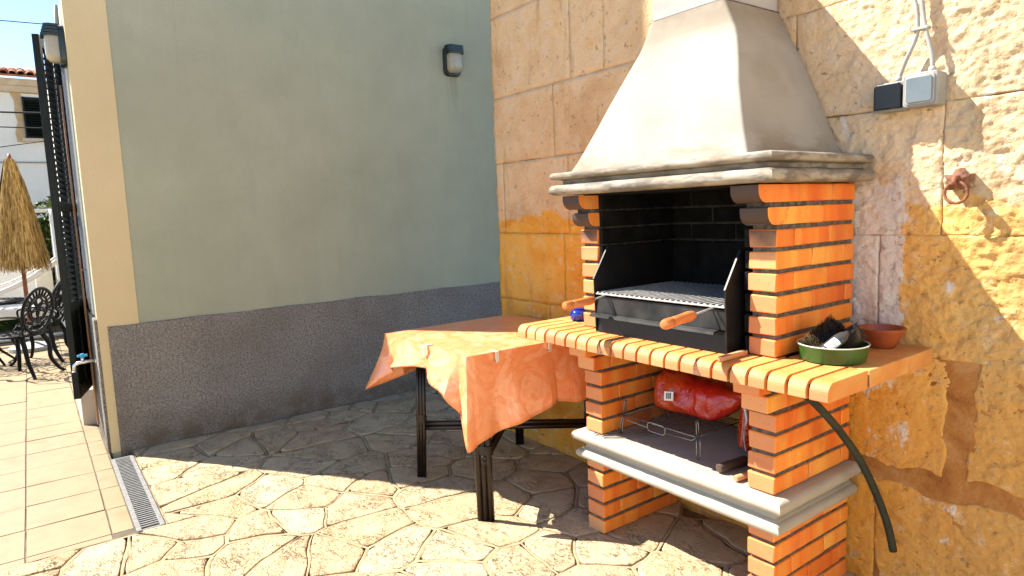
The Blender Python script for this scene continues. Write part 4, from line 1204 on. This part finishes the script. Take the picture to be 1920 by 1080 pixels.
m = MB(); m.tube(cr([(-.985,2.512,1.930),(-.990,2.512,1.98),(-1.005,2.512,2.04),(-1.016,2.512,2.09),(-1.026,2.513,2.16),(-1.038,2.514,2.24),(-1.042,2.516,2.6),(-1.042,2.516,3.4)]), .0075, 10)
tag(m.build('cable_conduit', M['conduit'], None, smooth=True), 'grey cable rising straight from the light switch up the stone wall', 'cable')
m = MB(); m.box(-1.052,-1.000,2.500,2.530,2.062,2.072); tag(m.build('cable_clip', M['conduit'], None, bevel=.002), 'small grey clip tying the two wall cables together', 'clip')

ir = thing('iron_ring', 'rusty iron tethering ring hanging from a staple in the stone wall', 'ring', (-.89,2.51,1.55))
m = MB(); m.tube(cr([(-.895,2.545,1.555),(-.895,2.49,1.558),(-.893,2.468,1.548),(-.893,2.472,1.535),(-.893,2.492,1.530),(-.893,2.545,1.528)],5), .008, 8); m.build('staple', M['rust'], ir, smooth=True)
m = MB(); m.ring((-.889,2.480,1.508), .034, .0052, 'Y', 36, 8); m.build('ring_loop', M['rust'], ir, smooth=True)
m = MB(); vs = []
for k in range(14):
    a = 2*PI*k/14; r = .036*(1+.35*math.sin(k*2.3)); vs.append((-.898+r*math.cos(a), 2.512+.004*math.sin(k*1.7), 1.552+r*.9*math.sin(a)))
m.add(vs + [(p[0], 2.56, p[2]) for p in vs] + [(-.898,2.502,1.552)], [(k, (k+1) % 14, 14+(k+1) % 14, 14+k) for k in range(14)] + [(k, (k+1) % 14, 28) for k in range(14)])
m.build('mortar_plug', M['chip'], ir, smooth=True)

# ================================================================== THE TERRACE BEYOND
def iron_chair(loc, rotz, label):
    t = thing('iron_chair', label, 'chair', loc, 0, 'black cast iron garden chairs')
    MX = Matrix.Translation(loc)
    def T(m, path, r, n=6): m.tube([MX @ Vector(p) for p in path], r, n)
    # front is +Y in its own axes
    m = MB(); m.ring(MX @ Vector((0,0,.43)), .205, .013, 'Z', 32, 6)
    for a in range(12):
        q = 2*PI*a/12; T(m, [(.06*math.cos(q),.06*math.sin(q),.432),(.13*math.cos(q+.25),.13*math.sin(q+.25),.436),(.20*math.cos(q),.20*math.sin(q),.43)], .007, 5)
    for rr in (.06,.13): m.ring(MX @ Vector((0,0,.433)), rr, .007, 'Z', 20, 5)
    m.build('seat', M['iron'], t, smooth=True)
    for sx in (-1,1):
        for sy, pr in ((1, [(.14,.14,.43),(.19,.19,.33),(.155,.16,.18),(.185,.195,.05),(.215,.225,.008)]), (-1, [(.13,-.14,.43),(.16,-.19,.30),(.15,-.20,.16),(.175,-.26,.04),(.20,-.29,.008)])):
            m = MB(); pts = cr([(sx*a, b, c) for a, b, c in pr], 5); T(m, pts, [.026-.011*(k/(len(pts)-1)) for k in range(len(pts))], 8)
            T(m, [(sx*pr[-1][0], pr[-1][1], 0),(sx*pr[-1][0], pr[-1][1], .016)], .017, 8)
            m.build('leg', M['iron'], t, smooth=True)
    m = MB()
    B = lambda u, v: (u, -.19-.10*v/.46, .43+v)          # the back leans outward
    ov = [B(.20*math.cos(a), .25+.225*math.sin(a)) for a in (2*PI*k/28 for k in range(29))]; T(m, ov, .017)
    ov2 = [B(.125*math.cos(a), .27+.13*math.sin(a)) for a in (2*PI*k/24 for k in range(25))]; T(m, ov2, .012)
    for k in range(15):
        a = math.radians(-10+200*k/14); T(m, [B(.125*math.cos(a), .27+.13*math.sin(a)), B(.195*math.cos(a), .25+.22*math.sin(a))], .011, 5)
    for k in range(5):
        a = math.radians(72*k+90); c = (.062*math.cos(a), .27+.062*math.sin(a)); T(m, [B(c[0]+.05*math.cos(q), c[1]+.05*math.sin(q)) for q in (2*PI*j/12 for j in range(13))], .011, 5)
    for s in (-1,1): T(m, cr([B(s*.05,.0),B(s*.11,.06),B(s*.06,.11),B(s*.13,.15)],4), .009); T(m, cr([B(s*.15,-.01),B(s*.18,.05),B(s*.155,.12)],4), .010)
    m.build('backrest', M['iron'], t, smooth=True)
    for s in (-1,1):
        m = MB(); T(m, cr([B(s*.19,.20),(s*.235,-.08,.645),(s*.235,.06,.63),(s*.215,.10,.58),(s*.19,.08,.44)],5), .010); m.build('armrest', M['iron'], t, smooth=True)
    t.rotation_euler = (0,0,rotz); return t
iron_chair((-8.45,-.18,0), math.radians(140), 'black cast iron garden chair nearest the house corner, back towards the courtyard')
iron_chair((-9.25,.0,0), math.radians(155), 'black cast iron garden chair behind the nearer one, under the thatched parasol')
gt = thing('garden_table', 'round black cast iron garden table under the thatched parasol', 'table', (-9.45,-.52,0))
m = MB(); m.ring((-9.45,-.52,.71), .43, .014, 'Z', 48, 6)
for rr in (.08,.2,.32): m.ring((-9.45,-.52,.712), rr, .010, 'Z', 36, 5)
for k in range(28):
    a = 2*PI*k/28; m.tube([(-9.45+.07*math.cos(a),-.52+.07*math.sin(a),.712),(-9.45+.25*math.cos(a+.12),-.52+.25*math.sin(a+.12),.714),(-9.45+.43*math.cos(a),-.52+.43*math.sin(a),.712)], .009, 5)
m.build('table_top', M['iron'], gt, smooth=True)
for k in range(4):
    a = 2*PI*k/4+.6; m = MB(); m.tube([(-9.45+r*math.cos(a),-.52+r*math.sin(a),z) for r, z in ((.10,.70),(.16,.55),(.07,.34),(.16,.14),(.30,.01))], [.016,.016,.018,.016,.012], 8); m.build('leg', M['iron'], gt, smooth=True)

pa = thing('thatched_parasol', 'closed straw thatched parasol on a brown pole', 'parasol', (-10.2,-.09,0))
m = MB(); m.tube([(-10.2,-.09,0),(-10.2,-.09,2.34)], .024, 10); m.tube([(-10.2,-.09,2.30),(-10.2,-.09,2.44)], [.045,.012], 10); m.build('pole', M['pole_wood'], pa, smooth=True)
m = MB(); m.lathe([(.03,0),(.25,.0),(.25,.05),(.06,.10)], 20, (-10.2,-.09,0)); m.build('base', M['concrete_flue'], pa, bevel=.006)
rn = random.Random(9); m = MB()
def rad(z): # outline of the folded thatch
    t = max(0,(2.36-z)/1.32); return .035 + .225*(t**.85)
tiers = [(2.38,.55),(2.15,.55),(1.92,.55),(1.70,.52),(1.50,.50)]
for zt, L in tiers:
    n = 420
    for k in range(n):
        a = 2*PI*k/n + rn.uniform(-.02,.02); z1_ = zt - rn.uniform(0,.10); z0_ = max(1.02+rn.uniform(-.05,.05), zt - L - rn.uniform(-.08,.10))
        fold = 1 + .10*math.sin(a*6) ; wv = .5*.014*rn.uniform(.6,1.5)
        pts = []
        for q in (0,.5,1):
            z = z1_+(z0_-z1_)*q; r = rad(z)*fold + rn.uniform(-.008,.02) + .012*q; aa = a + rn.uniform(-.025,.025)*q
            pts.append((Vector((-10.2+r*math.cos(aa), -.09+r*math.sin(aa), z)), Vector((-math.sin(aa), math.cos(aa), 0))*wv*(1-.5*q)))
        m.add([pts[0][0]-pts[0][1], pts[0][0]+pts[0][1], pts[1][0]+pts[1][1], pts[1][0]-pts[1][1], pts[2][0]+pts[2][1], pts[2][0]-pts[2][1]], [(0,1,2,3),(3,2,4,5)])
th = m.build('thatch', M['straw'], pa); tag(th, kind='stuff')
m = MB(); m.lathe([(.02,2.36),(.07,2.2),(.14,1.8),(.20,1.4),(.23,1.12),(.07,1.12)], 20, (-10.2,-.09,0)); m.build('thatch_lining', M['straw'], pa)

# garden swing seat: white tube frame with cushions
gs = thing('garden_swing', 'white tubular garden swing seat with white cushions before the hedge', 'swing seat', (-11.5,-.4,0))
for y in (.30,-1.55):
    m = MB(); m.tube(cr([(-11.05,y,.25),(-10.95,y,.10),(-11.1,y,.035),(-11.6,y,.03),(-12.05,y,.035),(-12.2,y,.12),(-12.0,y,.6),(-11.6,y,1.75)],5), .03, 10)
    m.tube(cr([(-11.05,y,.25),(-11.1,y,.50),(-11.3,y,1.1),(-11.55,y,1.78)],5), .03, 10); m.build('side_frame', M['white_tube'], gs, smooth=True)
for x_, z_ in ((-11.1,.04),(-11.57,1.77)): m = MB(); m.tube([(x_,.30,z_),(x_,-1.55,z_)], .026, 8); m.build('cross_tube', M['white_tube'], gs, smooth=True)
m = MB(); m.tube(cr([(-11.0,.28,1.06),(-11.05,0,.86),(-11.1,-.4,.68),(-11.1,-.9,.60),(-11.1,-1.5,.60)],6), .035, 10); m.tube(cr([(-11.02,.28,1.12),(-11.05,0,.94),(-11.1,-.4,.77),(-11.1,-.9,.70),(-11.1,-1.5,.68)],6), .014, 8); m.build('sling_rail', M['white_tube'], gs, smooth=True)
def pillow(x0,x1,y0,y1,z0,z1,name):
    me = chbox(name, x1-x0, y1-y0, z1-z0, [M['cushion']], .045, segs=3); o = inst(name, me, gs, ((x0+x1)/2,(y0+y1)/2,(z0+z1)/2))
    for p in me.polygons: p.use_smooth = True
pillow(-11.75,-11.15,-1.4,.22,.30,.46,'seat_cushion'); pillow(-11.30,-11.14,.02,.22,.46,.96,'arm_cushion'); pillow(-11.9,-11.72,-1.4,.22,.47,1.0,'back_cushion')

# hedge
hd = thing('garden_hedge', 'dense dark green hedge behind the parasol and swing seat', 'hedge', (-12.7,-.6,0))
rn = random.Random(4); m = MB()
for k in range(15000):
    y = rn.uniform(-3.2,1.9); top = 1.95+.18*fbm(y,1,1,1.5,3); z = top*rn.random()**.7; bul = .35+.12*fbm(y,z,2,2.2,3)
    x = -12.7 + rn.choice((1,1,1,-1))*bul*rn.uniform(.75,1.05) if z < top-.12 else -12.7+rn.uniform(-bul,bul)
    c = Vector((x,y,z+rn.uniform(0,.08))); d = Vector((rn.uniform(-1,1),rn.uniform(-1,1),rn.uniform(-.3,1))).normalized(); e = d.orthogonal().normalized(); e = (e*math.cos(k)+d.cross(e)*math.sin(k))
    s = rn.uniform(.025,.05); f_ = d.cross(e)
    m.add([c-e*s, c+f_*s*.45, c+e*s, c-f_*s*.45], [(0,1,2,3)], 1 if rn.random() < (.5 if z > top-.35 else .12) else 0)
tag(m.build('foliage', [M['leaf'], M['leaf_y']], hd), kind='stuff')
m = MB()
for k in range(14): y = -3.1+.36*k; m.tube([(-12.7,y,0),(-12.68,y+.05,.8),(-12.75,y-.04,1.5)], [.03,.02,.01], 6)
m.build('stems', M['bark'], hd)

m = MB(); rings = []
for k in range(26):
    y = -3.2+.204*k; tp_ = 1.72+.15*fbm(y,1,1,1.5,3); w_ = .22+.05*fbm(y,3,1,2,2)
    rings.append([(-12.7-w_,y,0),(-12.7+w_,y,0),(-12.7+w_*1.1,y,tp_*.6),(-12.7+w_*.8,y,tp_),(-12.7-w_*.8,y,tp_),(-12.7-w_*1.1,y,tp_*.6)])
m.loft(rings, True); m.build('inner_twigs', M['leaf'], hd)

# white house across the way
wh = thing('white_house', 'white rendered house with a red tiled eave and a shuttered window', 'house', (-23,0,0))
m = MB(); m.box(-27,-20,-6,5,-.05,5.05); m.build('wall', M['white_wall'], wh)
m = MB(); m.prism([(-19.98,4.78),(-19.90,4.80),(-19.84,4.92),(-19.80,4.94),(-19.72,5.08),(-20.4,5.10),(-20.4,4.78)], 'Y', -6.1, 5.1); m.build('cornice', M['eave'], wh)
m = MB(); m.add([(-19.62,-6.2,5.10),(-19.62,5.2,5.10),(-23.5,5.2,6.0),(-23.5,-6.2,6.0),(-19.62,-6.2,5.15),(-19.62,5.2,5.15),(-23.5,5.2,6.05),(-23.5,-6.2,6.05)], [(0,1,2,3),(7,6,5,4),(0,4,5,1),(1,5,6,2),(2,6,7,3),(3,7,4,0)]); rf = m.build('roof', M['roof_tile'], wh)
rm = MB(); prof_ = [(math.cos(a)*.085, math.sin(a)*.07) for a in (PI*k/7 for k in range(8))] + [(math.cos(a)*.070, math.sin(a)*.055) for a in (PI*k/7 for k in range(7,-1,-1))]
rm.loft([[(.0, u, v) for u, v in prof_], [(-.45, u*.85, v*.85+.105) for u, v in prof_]], True); rm = rm.mesh('roof_tile', M['roof_tile'])
rn = random.Random(12)
for r_i in range(5):
    for k in range(28):
        inst('roof_tile', rm, rf, (-19.55-.38*r_i, -2.3+.17*k+rn.uniform(-.008,.008), 5.155+.088*r_i+rn.uniform(-.008,.008)), (0,rn.uniform(-.03,.03),rn.uniform(-.03,.03)))
wnd = MB(); wnd.box(-20.03,-19.97,.20,.86,3.72,4.70); wnd = wnd.build('window_shutter', M['shutter'], wh)
sl2 = MB(); sl2.box(-.03,.03,-.29,.29,-.012,.012,0,Matrix.Rotation(math.radians(40),4,'Y')); sl2 = sl2.mesh('slat', M['shutter'])
for k in range(14): inst('slat', sl2, wnd, (-19.955,.53,3.80+.062*k))
for y_ in (.20,.825): m = MB(); m.box(-19.968,-19.93,y_,y_+.035,3.72,4.70); m.build('shutter_stile', M['shutter'], wnd)
m = MB(); m.box(-19.999,-19.90,.12,.95,3.64,3.715); m.build('window_sill', M['eave'], wh)
m = MB(); ol = [(.02,3.62),(.19,3.62),(.19,4.72),(.17,4.86),(.03,4.88),(-.02,4.75),(.05,4.60),(.03,4.3),(.07,4.1),(.0,3.85)]
m.prism(ol, 'X', -19.9995, -19.985); m.build('bare_render', M['tan_patch'], wh)
m = MB(); m.tube([(-19.96,-4,3.16),(-19.96,-1,3.13),(-19.96,3,3.16)], .016, 6); m.build('wall_cable', M['conduit'], wh)

def wire(name, label, a, b, sag, r=.012):
    m = MB(); pts = []
    for k in range(15):
        t = k/14; p = Vector(a)+(Vector(b)-Vector(a))*t; p.z -= sag*4*t*(1-t); pts.append(p)
    m.tube(pts, r, 6); tag(m.build(name, M['cable'], None, smooth=True), label, 'cable', 'overhead cables')
wire('overhead_cable', 'black overhead cable crossing high in the sky at the left', (-17,-6,5.9), (-17,6,6.2), .35, .010)
wire('overhead_cable', 'thick black cable crossing the white house at window height', (-17,-6,3.85), (-17,6,4.15), .10, .018)
wire('overhead_cable', 'black cable crossing the white house just below the window top cable', (-17,-6,3.62), (-17,6,3.70), .06, .012)
wire('overhead_cable', 'lowest black cable slanting across the white house wall', (-17,-6,2.2), (-17,6,4.5), .10, .010)
